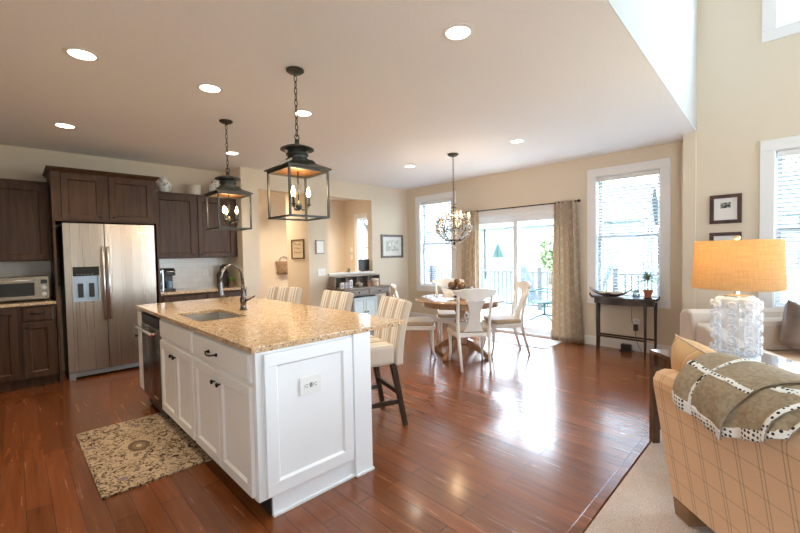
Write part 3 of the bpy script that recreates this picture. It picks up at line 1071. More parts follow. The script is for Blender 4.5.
# countertop with sink cut-out
sx0, sx1, sy0, sy1 = .93, 1.27, 2.98, 3.58
m = MB()
xs = [IX0, sx0, sx1, IX1]; ys = [IY0, sy0, sy1, IY1]
for i in range(3):
    for j in range(3):
        if (i, j) != (1, 1):
            m.box(xs[i], xs[i + 1], ys[j], ys[j + 1], .884, .915)
bmesh.ops.remove_doubles(m.bm, verts=m.bm.verts, dist=1e-5)
bmesh.ops.delete(m.bm, geom=[f for f in m.bm.faces if any(len(e.link_faces) > 2 for e in f.edges) and all(len(e.link_faces) > 2 for e in f.edges)], context='FACES')
bmesh.ops.dissolve_limit(m.bm, angle_limit=.01, verts=m.bm.verts, edges=m.bm.edges)
tag(m.build('countertop', GRAN, bev=.004), 'large speckled granite countertop on the white island', 'countertop')
SINKM = flat('sink_steel', (.72, .70, .67), .28, metal=1)
sk = thing('kitchen_sink', 'stainless undermount sink set into the island countertop', 'sink', (0, 0, 0))
m = MB()
t = .004
m.box(sx0 - t, sx1 + t, sy0 - t, sy1 + t, .70, .704).box(sx0 - t, sx0 - .0005, sy0 - t, sy1 + t, .704, .883).box(sx1 + .0005, sx1 + t, sy0 - t, sy1 + t, .704, .883)
m.box(sx0, sx1, sy0 - t, sy0 - .0005, .704, .883).box(sx0, sx1, sy1 + .0005, sy1 + t, .704, .883)
m.build('basin', SINKM, sk)
MB().lathe([(.04, .7041), (.042, .707), (.03, .708), (.0, .706)], 18, ((sx0 + sx1) / 2, (sy0 + sy1) / 2, 0)).build('drain', CHROME, sk, smooth=True)
fa = thing('faucet', 'dark gooseneck pull down faucet standing behind the sink', 'faucet', (1.385, 3.34, .915), R(22))
MB().lathe([(.032, 0), (.032, .008), (.026, .014), (.022, .05), (.026, .056), (.026, .10), (.020, .108), (.0165, .12), (.0155, .22)], 20).build('body', GUN, fa, smooth=True)
pts = [(0, 0, .20)] + [(-.115 + .115 * math.cos(a), 0, .265 + .115 * math.sin(a)) for a in [PI * k / 12 for k in range(13)]]
MB().tube(pts, .0135, 12).build('spout', GUN, fa, smooth=True)
sp_ = pts[-1]
MB().lathe([(.0145, .0), (.0165, -.02), (.0165, -.075), (.024, -.11), (.026, -.125), (.022, -.13), (0, -.13)], 18, sp_).build('spray_head', GUN, fa, smooth=True)
MB().tube([(0, -.02, .078), (.01, -.05, .088), (.015, -.115, .118)], [.011, .009, .007], 10).build('lever', GUN, fa, smooth=True)

# ------------------------------------------------------------------ kitchen rug
rg = MB()
rg.grid(lambda u, v: (-.30 + .60 * u, -.585 + 1.17 * v, .011 + .0012 * math.sin(9 * u + 5 * v)), 14, 22, .010)
o = rg.build('kitchen_rug', RUG, loc=(.605, 3.375, 0), rz=R(.5))
tag(o, 'beige and brown floral rug on the floor beside the island', 'rug')

# ------------------------------------------------------------------ bar stools
STOOLF = m_stripe('striped_stool_fabric', (.84, .79, .72), [(.17, .02, .060, (.46, .36, .26), .8), (.17, .075, .012, (.30, .24, .19), .9), (.17, .115, .008, (.38, .33, .29), .9)])
def make_stool():
    r = thing('bar_stool', '', 'bar stool', (0, 0, 0), 0, 'striped bar stools at the island')
    # faces +y; seat and back upholstered, dark tapered legs
    m = MB()
    m.box(-.225, .225, -.17, .235, .50, .66)
    m.build('seat', STOOLF, r, bev=.028)
    def back(u, v):
        x = (u - .5) * .47
        z = .49 + v * .51
        y = -.165 - .10 * v * v - .012 * (1 - (2 * u - 1) ** 2)
        return (x, y, z)
    m = MB()
    m.grid(back, 12, 10, -.068)
    m.build('backrest', STOOLF, r, bev=.018)
    for sx in (-1, 1):
        MB().bar((sx * .19, .20, .50), (sx * .20, .215, 0), .045, .045, (0, 1, 0), .032, .032).build('leg', ESP, r, bev=.003)
        MB().bar((sx * .19, -.16, .50), (sx * .215, -.25, 0), .045, .045, (0, 1, 0), .034, .034).build('leg', ESP, r, bev=.003)
        MB().bar((sx * .197, .21, .20), (sx * .207, -.213, .20), .022, .034).build('stretcher', ESP, r)
    MB().bar((-.197, .208, .30), (.197, .208, .30), .022, .034).build('stretcher', ESP, r)
    MB().bar((-.205, -.20, .27), (.205, -.20, .27), .022, .034).build('stretcher', ESP, r)
    return r
st = make_stool()
def aim(fx, fy):
    return math.atan2(-fx, fy)
# local +y is the facing direction
st.location = (2.02, 2.51, 0); st.rotation_euler.z = aim(-.955, .295)
st['label'] = 'striped bar stool nearest the camera, in view down to its dark legs'
copy_tree(st, (2.08, 3.36, 0), aim(-1, .02), 'striped bar stool in the middle of the row behind the island')
copy_tree(st, (2.03, 4.24, 0), aim(-.94, -.34), 'striped bar stool farthest along the island, partly behind the faucet')

# ------------------------------------------------------------------ lantern pendants
BULB = emis('candle_bulb', (1, .72, .38), 14)
COPPER = noisy('aged_copper', (.13, .06, .026), (.22, .115, .05), 10, .42, metal=.6)
VERD = noisy('aged_dark_bronze', (.022, .023, .020), (.055, .056, .046), 12, .45, metal=.35)
def chain_mb(z0, z1, r=.010, wire=.0022):
    m = MB()
    n = max(2, int((z1 - z0) / (r * 2.6)))
    st_ = (z1 - z0) / n
    for k in range(n):
        c = Vector((0, 0, z0 + (k + .5) * st_))
        h = st_ * .5 + wire * 1.6
        pts = []
        for i in range(10):
            a = 2 * PI * i / 10
            x, z = r * .62 * math.cos(a), h * math.sin(a)
            pts.append(c + (Vector((x, 0, z)) if k % 2 else Vector((0, x, z))))
        m.tube(pts, wire, 5, closed=True)
    return m
def candle_arms(root, n, rad, zb, zt, wmat=None, start=0, hub=True):
    for k in range(n):
        a = 2 * PI * k / n + start
        d = Vector((math.cos(a), math.sin(a), 0))
        arm = MB().tube([Vector((0, 0, zb)), d * rad * .45 + Vector((0, 0, zb - .022)), d * rad * .85 + Vector((0, 0, zb - .012)), d * rad + Vector((0, 0, zb + .012))], .0045, 7)
        arm.lathe([(.008, 0), (.017, .006), (.018, .010), (.006, .012)], 12, d * rad + Vector((0, 0, zb + .008)))
        arm = arm.build('candle_arm', VERD, root, smooth=True)
        c = MB().cyl(d * rad + Vector((0, 0, zb + .018)), d * rad + Vector((0, 0, zt)), .0095, seg=12).build('candle', wmat or VERD, arm, smooth='angle')
        MB().lathe([(.006, 0), (.014, .018), (.0145, .03), (.009, .052), (.003, .07), (0, .074)], 12, d * rad + Vector((0, 0, zt))).build('bulb', BULB, arm, smooth=True)
def make_lantern():
    r = thing('lantern_pendant', '', 'pendant light', (0, 0, 0), 0, 'square lantern pendants over the island')
    # origin on the ceiling; all z negative
    MB().lathe([(0, 0), (.062, 0), (.062, -.010), (.045, -.022), (.012, -.03), (.010, -.042), (0, -.043)], 24).build('canopy', VERD, r, smooth='angle')
    zl = 2.205 - H
    ch = chain_mb(zl + .012, -.04, .016, .0032); ch.build('chain', VERD, r)
    zr = 1.972 - H       # eave level
    zb = 1.630 - H       # bottom of the frame
    m = MB()
    m.tube([(.018 * math.cos(a), 0, zl + .005 + .018 * math.sin(a)) for a in [2 * PI * k / 12 for k in range(12)]], .0035, 6, closed=True)
    m.lathe([(0, zl - .01), (.016, zl - .012), (.016, zl - .048), (.080, zl - .062), (.116, zl - .078), (.118, zl - .086), (.088, zl - .088), (.072, zl - .098), (.066, zl - .110), (.078, zl - .116), (.078, zl - .126), (.068, zl - .130), (.066, zl - .146), (.082, zl - .154), (.084, zl - .168), (0, zl - .168)], 28)
    m.build('cap', VERD, r, smooth='angle')
    m = MB()
    e, t = .173, .062
    q = lambda s, z: [(-s, -s, z), (s, -s, z), (s, s, z), (-s, s, z)]
    # swept roof
    zs = [(e, zr), (e, zr + .008), (.13, zr + .030), (.095, zr + .048), (.078, zl - .160)]
    rings = [q(s, z) for s, z in zs]
    vs = [Vector(p) for rg_ in rings for p in rg_]
    fs = [(i * 4 + k, i * 4 + (k + 1) % 4, (i + 1) * 4 + (k + 1) % 4, (i + 1) * 4 + k) for i in range(len(rings) - 1) for k in range(4)]
    m._add(vs, fs + [(0, 3, 2, 1), (16, 17, 18, 19)])
    m.build('roof', VERD, r)
    MB().box(-.160, .160, -.160, .160, zr - .004, zr - .0005).build('roof_lining', COPPER, r)
    s = .151
    m = MB()
    for x in (-s, s):
        for y in (-s, s):
            m.box(x - .0065, x + .0065, y - .0065, y + .0065, zb, zr - .004)
        m.box(x - .0065, x + .0065, -s + .0065, s - .0065, zb, zb + .014)
        m.box(-s + .0065, s - .0065, x - .0065, x + .0065, zb, zb + .014)
        m.box(x - .006, x + .006, -s + .0065, s - .0065, zr - .018, zr - .004)
        m.box(-s + .0065, s - .0065, x - .006, x + .006, zr - .018, zr - .004)
    m.build('frame', VERD, r)
    MB().tube([(0, 0, zr - .004), (0, 0, zb + .10)], .005, 8).lathe([(0, 0), (.012, .012), (.024, .030), (.020, .045), (.010, .06), (.006, .075)], 14, (0, 0, zb + .055)).build('stem', VERD, r, smooth=True)
    candle_arms(r, 3, .070, zb + .085, zb + .155, None, -.52)
    return r
def lamp_point(loc, col, energy, size):
    l = bpy.data.lights.new('lamp_glow', 'POINT')
    l.color = col; l.energy = energy * LAMP; l.shadow_soft_size = size
    o = bpy.data.objects.new('lamp_glow', l)
    COL.objects.link(o); o.location = loc
    return o
la = make_lantern()
la.location = (1.483, 2.558, H); la['label'] = 'square bronze lantern pendant hanging nearest the camera over the island'
copy_tree(la, (1.531, 3.962, H), 0, 'square bronze lantern pendant hanging farther back, before the wall cabinet')
for p in ((1.483, 2.558), (1.531, 3.962)):
    lamp_point((*p, 1.845), (1, .66, .34), 6, .05)

# ------------------------------------------------------------------ recessed ceiling lights
LENS = emis('downlight_lens', (1, .88, .70), 9)
def make_can():
    r = thing('recessed_light', '', 'ceiling light', (0, 0, 0), 0, 'recessed ceiling lights')
    MB().lathe([(.070, 0), (.095, 0), (.095, -.004), (.072, -.007)], 32, close=True).build('trim_ring', TRIM, r, smooth='angle')
    MB().lathe([(0, -.003), (.070, -.003), (.070, -.0005), (0, -.0005)], 32).build('lens', LENS, r)
    return r
cans = [(.365, 3.261, 'largest recessed ceiling light at the upper left of the kitchen'), (1.148, 3.268, 'recessed ceiling light left of the near lantern'),
        (.414, 5.109, 'recessed ceiling light above the refrigerator, farthest left'), (1.973, 3.282, 'recessed ceiling light just behind the near lantern chain'),
        (1.951, 1.476, 'recessed ceiling light at top centre, nearest the sofa side'), (2.049, 5.141, 'recessed ceiling light just behind the far lantern chain'),
        (4.367, 2.452, 'recessed ceiling light over the patio door side of the dining table'), (4.356, 4.228, 'small recessed ceiling light left of the crystal chandelier')]
base_can = None
for x, y, lb in cans:
    if base_can is None:
        base_can = make_can(); base_can.location = (x, y, H); base_can['label'] = lb
    else:
        copy_tree(base_can, (x, y, H), 0, lb)
def spot(x, y, z, e, col=(1, .84, .62), ang=125):
    l = bpy.data.lights.new('downlight_and_fill_beam', 'SPOT')
    l.energy = e * LAMP; l.color = col; l.spot_size = R(ang); l.spot_blend = .8; l.shadow_soft_size = .07
    o = bpy.data.objects.new('downlight_and_fill_beam', l); COL.objects.link(o); o.location = (x, y, z)
for x, y, lb in cans:
    spot(x, y, H - .02, 40)

for x, y in ((3.1, 7.0), (4.9, 6.9)):  # extra spots without fixtures, added to brighten the hall and office
    spot(x, y, H - .02, 110, (1, .84, .62), 150)

# ------------------------------------------------------------------ dining table
tb = thing('dining_table', 'round wooden pedestal dining table with a pale polished top', 'table', (4.27, 3.25, 0))
MB().lathe([(0, .722), (.50, .722), (.585, .727), (.598, .735), (.600, .745), (.596, .752), (.585, .757), (0, .757)], 64).build('tabletop', TABW, tb, smooth='angle')
MB().lathe([(.0, .66), (.50, .66), (.50, .722), (0, .722)], 48).build('apron', TABW, tb, smooth='angle')
MB().lathe([(.10, .655), (.11, .63), (.065, .56), (.06, .50), (.085, .42), (.10, .34), (.085, .28), (.11, .24), (.11, .16), (.07, .13), (0, .13)], 28).build('pedestal', TABW, tb, smooth='angle')
for k in range(4):
    a = R(8) + k * PI / 2
    q = rotm(0, 0, a)
    pr = [(.06, .23), (.06, .13), (.20, .085), (.33, .035), (.37, .0), (.42, 0), (.43, .03), (.40, .06), (.30, .12), (.18, .20)]
    MB().prism(pr, 'y', -.03, .03, q).build('foot', TABW, tb, bev=.008)

bw = thing('fruit_bowl', 'low dark footed bowl in the middle of the dining table', 'bowl', (4.36, 3.34, .757))
MB().lathe([(.065, 0), (.07, .006), (.02, .03), (.024, .075), (.09, .090), (.19, .127), (.19, .133), (.085, .101), (0, .095)], 32).build('bowl', noisy('dark_bowl', (.05, .035, .025), (.11, .08, .06), 10, .4), bw, smooth=True)
BALL = noisy('twine_ball', (.16, .07, .03), (.34, .19, .10), 22, .85, bmp=.5)
spots = [(-.10, .05, .0, .048, 'brown woven ball at the left end of the fruit bowl'), (-.045, -.062, .0, .046, 'brown woven ball at the front of the fruit bowl'), (-.0, .085, .002, .046, 'brown woven ball at the back of the fruit bowl'), (.065, -.015, .0, .048, 'brown woven ball toward the right of the fruit bowl'), (-.02, .015, .062, .044, 'brown woven ball on top of the others in the bowl')]
for dx, dy, dz, r_, lb in spots:
    rr = math.hypot(dx, dy)
    zz =   .757 + .101 + max(0, (rr - .05)) * .25 + r_ + dz
    tag(MB().sph((0, 0, 0), r_, 16, 10).build('decorative_ball', BALL, smooth=True, loc=(4.36 + dx, 3.34 + dy, zz)), lb, 'decorative ball', 'woven balls in the dining table bowl')

# ------------------------------------------------------------------ dining chairs
def make_chair():
    r = thing('dining_chair', '', 'chair', (0, 0, 0), 0, 'white dining chairs around the round table')
    # faces +y
    ol = [(-.205, -.20), (.205, -.20), (.25, .17), (.215, .23), (.0, .25), (-.215, .23), (-.25, .17)]
    MB().prism(ol, 'z', .375, .425).build('seat_frame', CREAMW, r, bev=.006)
    k = [(x * .93, y * .93) for x, y in ol]
    m = MB().prism(k, 'z', .4255, .482)
    m.build('seat_cushion', SUEDE, r, bev=.018)
    def stile(s):
        return MB().tube([(s * .165, -.30, 0), (s * .172, -.235, .22), (s * .182, -.19, .42), (s * .188, -.205, .58), (s * .192, -.25, .78), (s * .196, -.285, .885)], [.016, .019, .022, .020, .018, .017], 8)
    for s in (-1, 1):
        stile(s).build('rear_leg_stile', CREAMW, r, smooth=True)
        MB().tube([(s * .20, .185, .39), (s * .205, .19, .30), (s * .20, .195, .12), (s * .215, .225, 0)], [.026, .022, .016, .015], 8).build('front_leg', CREAMW, r, smooth=True)
    # broad curved top rail with ears, then a vase splat
    def rail(u, v):
        s = 2 * u - 1
        hw = .255
        top = .955 - .030 * s * s
        bot = .80 + .095 * abs(s) ** 1.5
        z = bot + (top - bot) * v
        return (s * hw, -.275 - .05 * (1 - s * s) - .02 * v, z)
    m = MB(); m.grid(rail, 20, 5, .024); m.build('top_rail', CREAMW, r, bev=.004)
    def splat(u, v):
        s = 2 * u - 1
        w_ = .062 + .055 * (abs(2 * v - 1) ** 2.2)
        z = .44 + .375 * v
        y = -.20 - .095 * v ** 1.4 - .028 * math.sin(PI * v) * 0
        return (s * w_, y - .028 * v, z)
    m = MB(); m.grid(splat, 6, 14, .018); m.build('back_splat', CREAMW, r, bev=.003)
    return r
ch = make_chair()
tcx, tcy = 4.27, 3.25
def chair_at(rx, ry, o=None, label=''):
    """rx, ry: point between the rear feet; the chair looks at the table"""
    d = Vector((tcx - rx, tcy - ry)).normalized()
    c = Vector((rx, ry)) + d * .30
    rz = aim(d.x, d.y)
    if o is None:
        copy_tree(ch, (c.x, c.y, 0), rz, label)
    else:
        o.location = (c.x, c.y, 0); o.rotation_euler.z = rz; o['label'] = label
chair_at(3.745, 2.635, ch, 'white dining chair nearest the camera with its back turned to it')
chair_at(3.62, 3.86, None, 'white dining chair on the left of the round table, beside the desk')
chair_at(4.94, 2.68, None, 'white dining chair on the right of the table, before the patio door')
chair_at(4.85, 3.93, None, 'white dining chair behind the table, facing the camera')

# ------------------------------------------------------------------ chandelier
cd = thing('chandelier', 'small crystal chandelier with candle lights over the dining table', 'chandelier', (4.275, 3.344, H))
MB().lathe([(0, 0), (.075, 0), (.075, -.012), (.05, -.03), (.012, -.04), (0, -.042)], 24).build('canopy', BRONZE, cd, smooth='angle')
zt = 2.01 - H
chain_mb(zt, -.035, .016, .003).build('chain', BRONZE, cd)
m = MB().tube([(0, 0, zt + .01), (0, 0, 1.50 - H)], .008, 8)
m.lathe([(0, 0), (.012, .012), (.020, .028), (.010, .045), (.006, .06)], 14, (0, 0, 1.46 - H))
for k in range(6):
    a = 2 * PI * k / 6
    m.tube([(0, 0, zt - .03), (.03 * math.cos(a), .03 * math.sin(a), zt + .005), (.055 * math.cos(a), .055 * math.sin(a), zt - .0)], [.006, .005, .002], 6)
m.build('stem', BRONZE, cd, smooth=True)
m = MB()
NB = 10
def bas(t_, a):
    rr = .24 * (math.sin(PI * (.12 + .76 * t_)) ** .8)
    return (rr * math.cos(a), rr * math.sin(a), (1.53 + .36 * t_) - H)
for k in range(NB):
    a = 2 * PI * k / NB
    m.tube([bas(t_ / 8, a + .25 * t_ / 8) for t_ in range(9)], .004, 6)
for t_ in (.0, .38, .75):
    m.tube([bas(t_, 2 * PI * k / 36) for k in range(36)], .004 if t_ else .006, 6, closed=True)
for k in range(6):
    a = 2 * PI * k / 6 + .2
    m.tube([(.02 * math.cos(a), .02 * math.sin(a), zt - .03), (.10 * math.cos(a), .10 * math.sin(a), zt - .10), (.165 * math.cos(a), .165 * math.sin(a), 1.86 - H)], .0035, 6)
    m.tube([(.0, .0, 1.51 - H), (.05 * math.cos(a), .05 * math.sin(a), 1.508 - H), bas(0, a)], .004, 6)
m.build('basket_frame', BRONZE, cd, smooth=True)
CRYS = flat('cut_crystal', (.95, .97, 1.0), .04, spec=.9, trans=.55, ior=1.5)
m = MB()
rnd = random.Random(4)
for k in range(420):
    t_, a = rnd.random(), rnd.random() * 2 * PI
    p = Vector(bas(t_, a)) + Vector((rnd.uniform(-.02, .02), rnd.uniform(-.02, .02), 0))
    rr = rnd.uniform(.008, .016)
    m.lathe([(0, -rr * 1.5), (rr, 0), (0, rr)], 6, p)
for k in range(12):
    a = 2 * PI * k / 12
    p = Vector(bas(0, a)) + Vector((0, 0, -.03))
    m.lathe([(0, -.026), (.009, -.006), (0, .014)], 6, p)
m.lathe([(0, -.05), (.016, -.018), (0, .012)], 8, (0, 0, 1.44 - H))
oo = m.build('crystals', CRYS, cd); oo['kind'] = 'stuff'
candle_arms(cd, 5, .20, 1.70 - H, 1.83 - H, flat('ivory_candle', (.80, .66, .45), .5), .5)
lamp_point((4.275, 3.344, 1.88), (1, .68, .38), 10, .06)

# ------------------------------------------------------------------ curtains
rd = thing('curtain_rod', 'dark slim curtain rod above the sliding patio door', 'curtain rod', (XP - .075, 3.38, 2.075))
MB().tube([(0, -1.03, 0), (0, 1.05, 0)], .009, 10).build('rod', BRONZE, rd, smooth=True)
for s in (-1.03, 1.05):
    MB().lathe([(.009, 0), (.013, .008), (.022, .03), (.012, .05), (0, .054)], 14, (0, s, 0), rotm(PI / 2 if s < 0 else -PI / 2)).build('finial', BRONZE, rd, smooth=True)
for y in (-.97, .02, .98):
    MB().tube([(0, y, 0), (.04, y, -.004), (.073, y, -.004)], .005, 8).lathe([(.018, 0), (.018, .004), (0, .005)], 12, (.0745, y, -.004), rotm(0, -PI / 2)).build('bracket', BRONZE, rd, smooth=True)
def curtain(yc_top, w_top, yc_bot, w_bot, label, flare=0):
    c = thing('curtain', label, 'curtain', (XP - .075, 0, 0), 0, 'lattice patio door curtains')
    n = 5.5
    def f(u, v):
        k = v ** .8
        yc = yc_bot + (yc_top - yc_bot) * k
        w_ = w_bot + (w_top - w_bot) * k
        amp = .044 + .026 * (1 - v)
        ph = 2 * PI * n * u
        return (.0 + .022 + amp * math.sin(ph) * (.75 + .25 * math.sin(5 * u + 2)) - .032 + .004 * math.sin(9 * v + 6 * u), yc + (u - .5) * w_ + .010 * math.sin(2 * ph), .012 + v * 2.085)
    m = MB(); m.grid(f, 110, 26, .003)
    m.build('panel', CURT, c, smooth=True)
    m = MB()
    for k in range(6):
        y = yc_top + (k / 5 - .5) * w_top * .92
        m.tube([(.013 * math.cos(a), y, 2.075 + .013 * math.sin(a)) for a in [2 * PI * i / 12 for i in range(12)]], .002, 5, closed=True)
    m.build('ring_clips', BRONZE, c)
curtain(2.52, .33, 2.50, .50, 'beige lattice curtain on the right of the patio door')
curtain(4.22, .34, 4.24, .44, 'beige lattice curtain on the left of the patio door')

# mat in front of the patio door
mt = MB(); mt.grid(lambda u, v: (-.30 + .60 * u, -.52 + 1.04 * v, .008 + .001 * math.sin(12 * v)), 8, 14, .007)
MATM = m_stripe('pale_mat', (.62, .62, .60), [(.16, .03, .02, (.30, .33, .36), .7), (.16, .07, .008, (.25, .28, .32), .7)], 'Y')
o = mt.build('door_mat', MATM, loc=(5.52, 3.06, 0), rz=R(2))
tag(o, 'pale grey striped mat on the floor inside the patio door', 'mat')

# ------------------------------------------------------------------ console table by the window
ct = thing('console_table', 'slim dark bow front console table under the blinds window', 'console table', (5.87, 1.70, -.0))
BRNZ2 = noisy('console_dark_wood', (.030, .020, .015), (.065, .045, .034), 8, .35)
out = [(0, -.38), (0, .38)] + [(-.17 - .145 * math.sin(PI * k / 12), .40 - .80 * k / 12) for k in range(13)]
MB().prism(out[::-1], 'z', .710, .737).build('top', BRNZ2, ct, bev=.005)
ou2 = [(-.03, -.34), (-.03, .34)] + [(-.165 - .125 * math.sin(PI * k / 12), .355 - .71 * k / 12) for k in range(13)]
MB().prism(ou2[::-1], 'z', .640, .710).build('apron', BRNZ2, ct)
legs = [(-.17, .315), (-.20, -.27), (-.04, .335), (-.04, -.345)]
for x, y in legs:
    MB().tube([(x, y, .68), (x - .004, y, .43), (x + .002, y, .16), (x - .012, y, 0)], [.021, .017, .016, .013], 8).build('leg', BRNZ2, ct, smooth=True)
MB().bar((-.175, .315, .20), (-.195, -.27, .20), .018, .022).build('stretcher', BRNZ2, ct)
MB().bar((-.04, .335, .20), (-.04, -.345, .20), .018, .022).build('stretcher', BRNZ2, ct)
for s in (1, -1):
    MB().tube([(-.16, s * .385, .733), (-.165, s * .41, .747), (-.165, s * .415, .765), (-.162, s * .405, .775)], [.014, .012, .010, .008], 8).build('scroll', BRNZ2, ct, smooth=True)
ty = thing('leaf_tray', 'dark leaf shaped tray with curled ends on the console table', 'tray', (5.735, 1.86, .738))
def tray(u, v):
    s = 2 * u - 1; q = 2 * v - 1
    w_ = .085 * (1 - abs(s) ** 2.5) + .008
    return (q * w_, s * .26, .004 + .11 * abs(s) ** 2.6 + .05 * q * q * (1 - abs(s)))
m = MB(); m.grid(tray, 22, 8, -.009); m.build('tray', BRNZ2, ty, smooth=True)
SHELL = noisy('pale_shell', (.60, .50, .40), (.80, .74, .66), 14, .6)
PINK = noisy('pink_shell', (.50, .30, .24), (.70, .50, .42), 14, .6)
for i, (dy, dx, rr, lb) in enumerate([(-.115, .0, .026, 'pale shell at the right end of the leaf tray'), (-.06, .012, .030, 'pale shell right of the tray middle'), (0, -.008, .032, 'pink shell at the middle of the leaf tray'), (.06, .010, .029, 'pale shell left of the tray middle'), (.11, .0, .024, 'pale shell at the left end of the leaf tray')]):
    s = abs(dy) / .235
    z = .738 + .012 + .11 * s ** 2.6 + rr * .75
    rr *= 1.25
    m = MB()
    m.sph((0, 0, 0), rr, 14, 9, (1, 1.25, .78), rotm(0, 0, i * .9))
    m.lathe([(rr * .7, 0), (rr * .3, rr * .45), (0, rr * .8)], 12, (0, 0, 0), rotm(1.1, 0, i * 1.3))
    tag(m.build('seashell', PINK if i == 2 else SHELL, smooth=True, loc=(5.735 + dx, 1.86 + dy, z)), lb, 'shell', 'shells in the leaf tray')
gj = thing('glass_jar', 'small clear glass jar between the tray and the potted palm', 'jar', (5.72, 1.545, .738))
MB().lathe([(.035, 0), (.042, .006), (.044, .05), (.036, .075), (.038, .082), (.033, .082), (.033, .07), (.039, .05), (.037, .01), (0, .008)], 20).build('body', m_pane('jar_glass', .25, (.72, .76, .78)), gj, smooth=True)
MB().lathe([(.036, .0825), (.040, .086), (.030, .098), (.008, .104), (0, .110)], 18).build('lid', flat('pewter', (.30, .31, .32), .35, metal=.7), gj, smooth=True)
pl = thing('potted_palm', 'small palm in a terracotta pot on the console table', 'plant', (5.73, 1.415, .738))
MB().lathe([(.045, 0), (.05, .010), (.05, .014), (0, .014)], 18).build('saucer', BLACK, pl, smooth='angle')
MB().lathe([(.034, .0145), (.050, .085), (.056, .086), (.058, .108), (.050, .108), (.046, .09), (0, .09)], 22).build('pot', TERRA, pl, smooth='angle')
MB().tube([(0, 0, .088), (.004, .004, .17), (-.002, .008, .245)], [.007, .006, .005], 7).build('stem', flat('stem_brown', (.22, .17, .09), .7), pl, smooth=True)
leaf_fan(MB(), (-.002, .008, .235), 44, .19, .020, -.15, 1.15, 11, .25).build('foliage', flat('palm_leaf', (.10, .19, .07), .5), pl)
ol = outlet('wall_outlet', 'white outlet below the window behind the console table', (XP, 1.60, .375), PI / 2 * -1, .075, .125)
pg = thing('plug_adapter', 'black plug adapter with a dangling cord behind the console', 'plug', (XP - .0095, 1.60, .325), -PI / 2)
MB().box(-.024, .024, -.045, 0, -.045, .038).build('adapter', BLACK, pg, bev=.005)
MB().tube([(0, -.03, -.044), (.004, -.04, -.12), (.03, -.05, -.22), (.07, -.055, -.29), (.08, -.055, -.345)], .0035, 6).build('cord', BLACK, pg, smooth=True)
MB().tube([(-.02, -.03, .036), (-.045, -.035, .08), (-.05, -.03, .20), (-.035, -.03, .36), (-.02, -.03, .38)], .003, 6).build('cord', BLACK, pg, smooth=True)
bx = thing('power_box', 'small black box on the floor against the baseboard', 'box', (5.855, 1.70, 0))
MB().box(-.035, .035, -.06, .06, 0, .095).build('case', BLACK, bx, bev=.008)
MB().box(-.045, .045, -.075, .075, .0, .012).build('base', BLACK, bx, bev=.003)

# ------------------------------------------------------------------ writing desk against the back wall
dk = thing('writing_desk', 'grey wood writing desk with a cubby hutch against the back wall', 'desk', (3.90, 5.34, 0))
MB().box(0, 1.065, 0, .50, .758, .782).build('top', GREYW, dk, bev=.004)
MB().box(.03, 1.035, .03, .48, .645, .758).build('apron', GREYW, dk, bev=.002)
for a, b in ((.08, .535), (.55, 1.0)):
    d = slab_mb(a, b, .662, .748, .03, .014).build('drawer_front', GREYW, dk)
    knob(d, (a + b) / 2, .705, .016)
for x in (.05, 1.015):
    for y in (.05, .46):
        MB().bar((x, y, .645), (x, y, 0), .05, .05, (0, 1, 0), .034, .034).build('leg', GREYW, dk, bev=.003)
m = MB().box(.0, 1.02, .27, .45, .965, .985).box(.0, .02, .27, .45, .782, .965).box(1.0, 1.02, .27, .45, .782, .965).box(.02, 1.0, .438, .45, .782, .965)
for x in (.25, .5, .75):
    m.box(x - .007, x + .007, .285, .438, .782, .965)
m.build('hutch', GREYW, dk, bev=.002)
# things on the desk
for i, (x, col_, lb, h_) in enumerate([(3.99, (.75, .74, .72), 'white photo block at the left end of the desk hutch', .10), (4.08, (.45, .30, .32), 'reddish photo block second from the left on the desk', .10), (4.17, (.72, .74, .78), 'tall white photo block beside the stoneware teapot', .135)]):
    b = thing('photo_block', lb, 'photo block', (x, 5.53, .782), R(-4 + 5 * i), 'photo blocks on the desk')
    MB().box(-.036, .036, -.018, .018, 0, h_).build('frame', flat('block_paint_%d' % i, col_, .5), b, bev=.003)
    MB().box(-.026, .026, -.0195, -.018, .014, h_ - .014).build('picture', noisy('faded_photo_%d' % i, (.18, .20, .26), (.62, .55, .50), 30, .5), b)
tp = thing('teapot', 'small brown stoneware teapot on the grey desk', 'teapot', (4.34, 5.50, .782))
STONE = noisy('brown_stoneware', (.24, .19, .15), (.42, .35, .29), 12, .45)
MB().lathe([(.032, 0), (.052, .018), (.058, .045), (.046, .072), (.024, .084), (0, .085)], 22).build('body', STONE, tp, smooth=True)
MB().lathe([(.026, .085), (.020, .094), (.006, .100), (.009, .110), (0, .115)], 16).build('lid', STONE, tp, smooth=True)
MB().tube([(.045, 0, .035), (.075, 0, .055), (.088, 0, .08)], [.012, .008, .006], 8).build('spout', STONE, tp, smooth=True)
MB().tube([(-.045, 0, .065), (-.08, 0, .07), (-.088, 0, .045), (-.055, 0, .025)], .006, 8).build('handle', STONE, tp, smooth=True)
tn = thing('canister', 'round cream and brown canister at the right of the desk', 'canister', (4.70, 5.50, .782))
MB().lathe([(.065, 0), (.068, .004), (.068, .105), (.062, .11), (0, .11)], 24).build('body', noisy('wicker_tan', (.42, .28, .20), (.66, .54, .44), 26, .7), tn, smooth='angle')
MB().lathe([(.070, .1105), (.070, .130), (.02, .138), (0, .139)], 24).build('lid', flat('canister_cream', (.74, .68, .58), .5), tn, smooth='angle')
bk = thing('wooden_box', 'small reddish brown box beside the canister on the desk', 'box', (4.575, 5.535, .782))
MB().box(-.04, .04, -.03, .03, 0, .075).build('case', noisy('red_wood', (.16, .06, .035), (.26, .11, .06), 12, .5), bk, bev=.003)
MB().box(-.043, .043, -.033, .033, .0752, .095).build('lid', bpy.data.materials['red_wood'], bk, bev=.003)
sb = thing('storage_bin', 'pale blue painted storage cabinet standing under the desk', 'cabinet', (4.47, 5.66, 0))
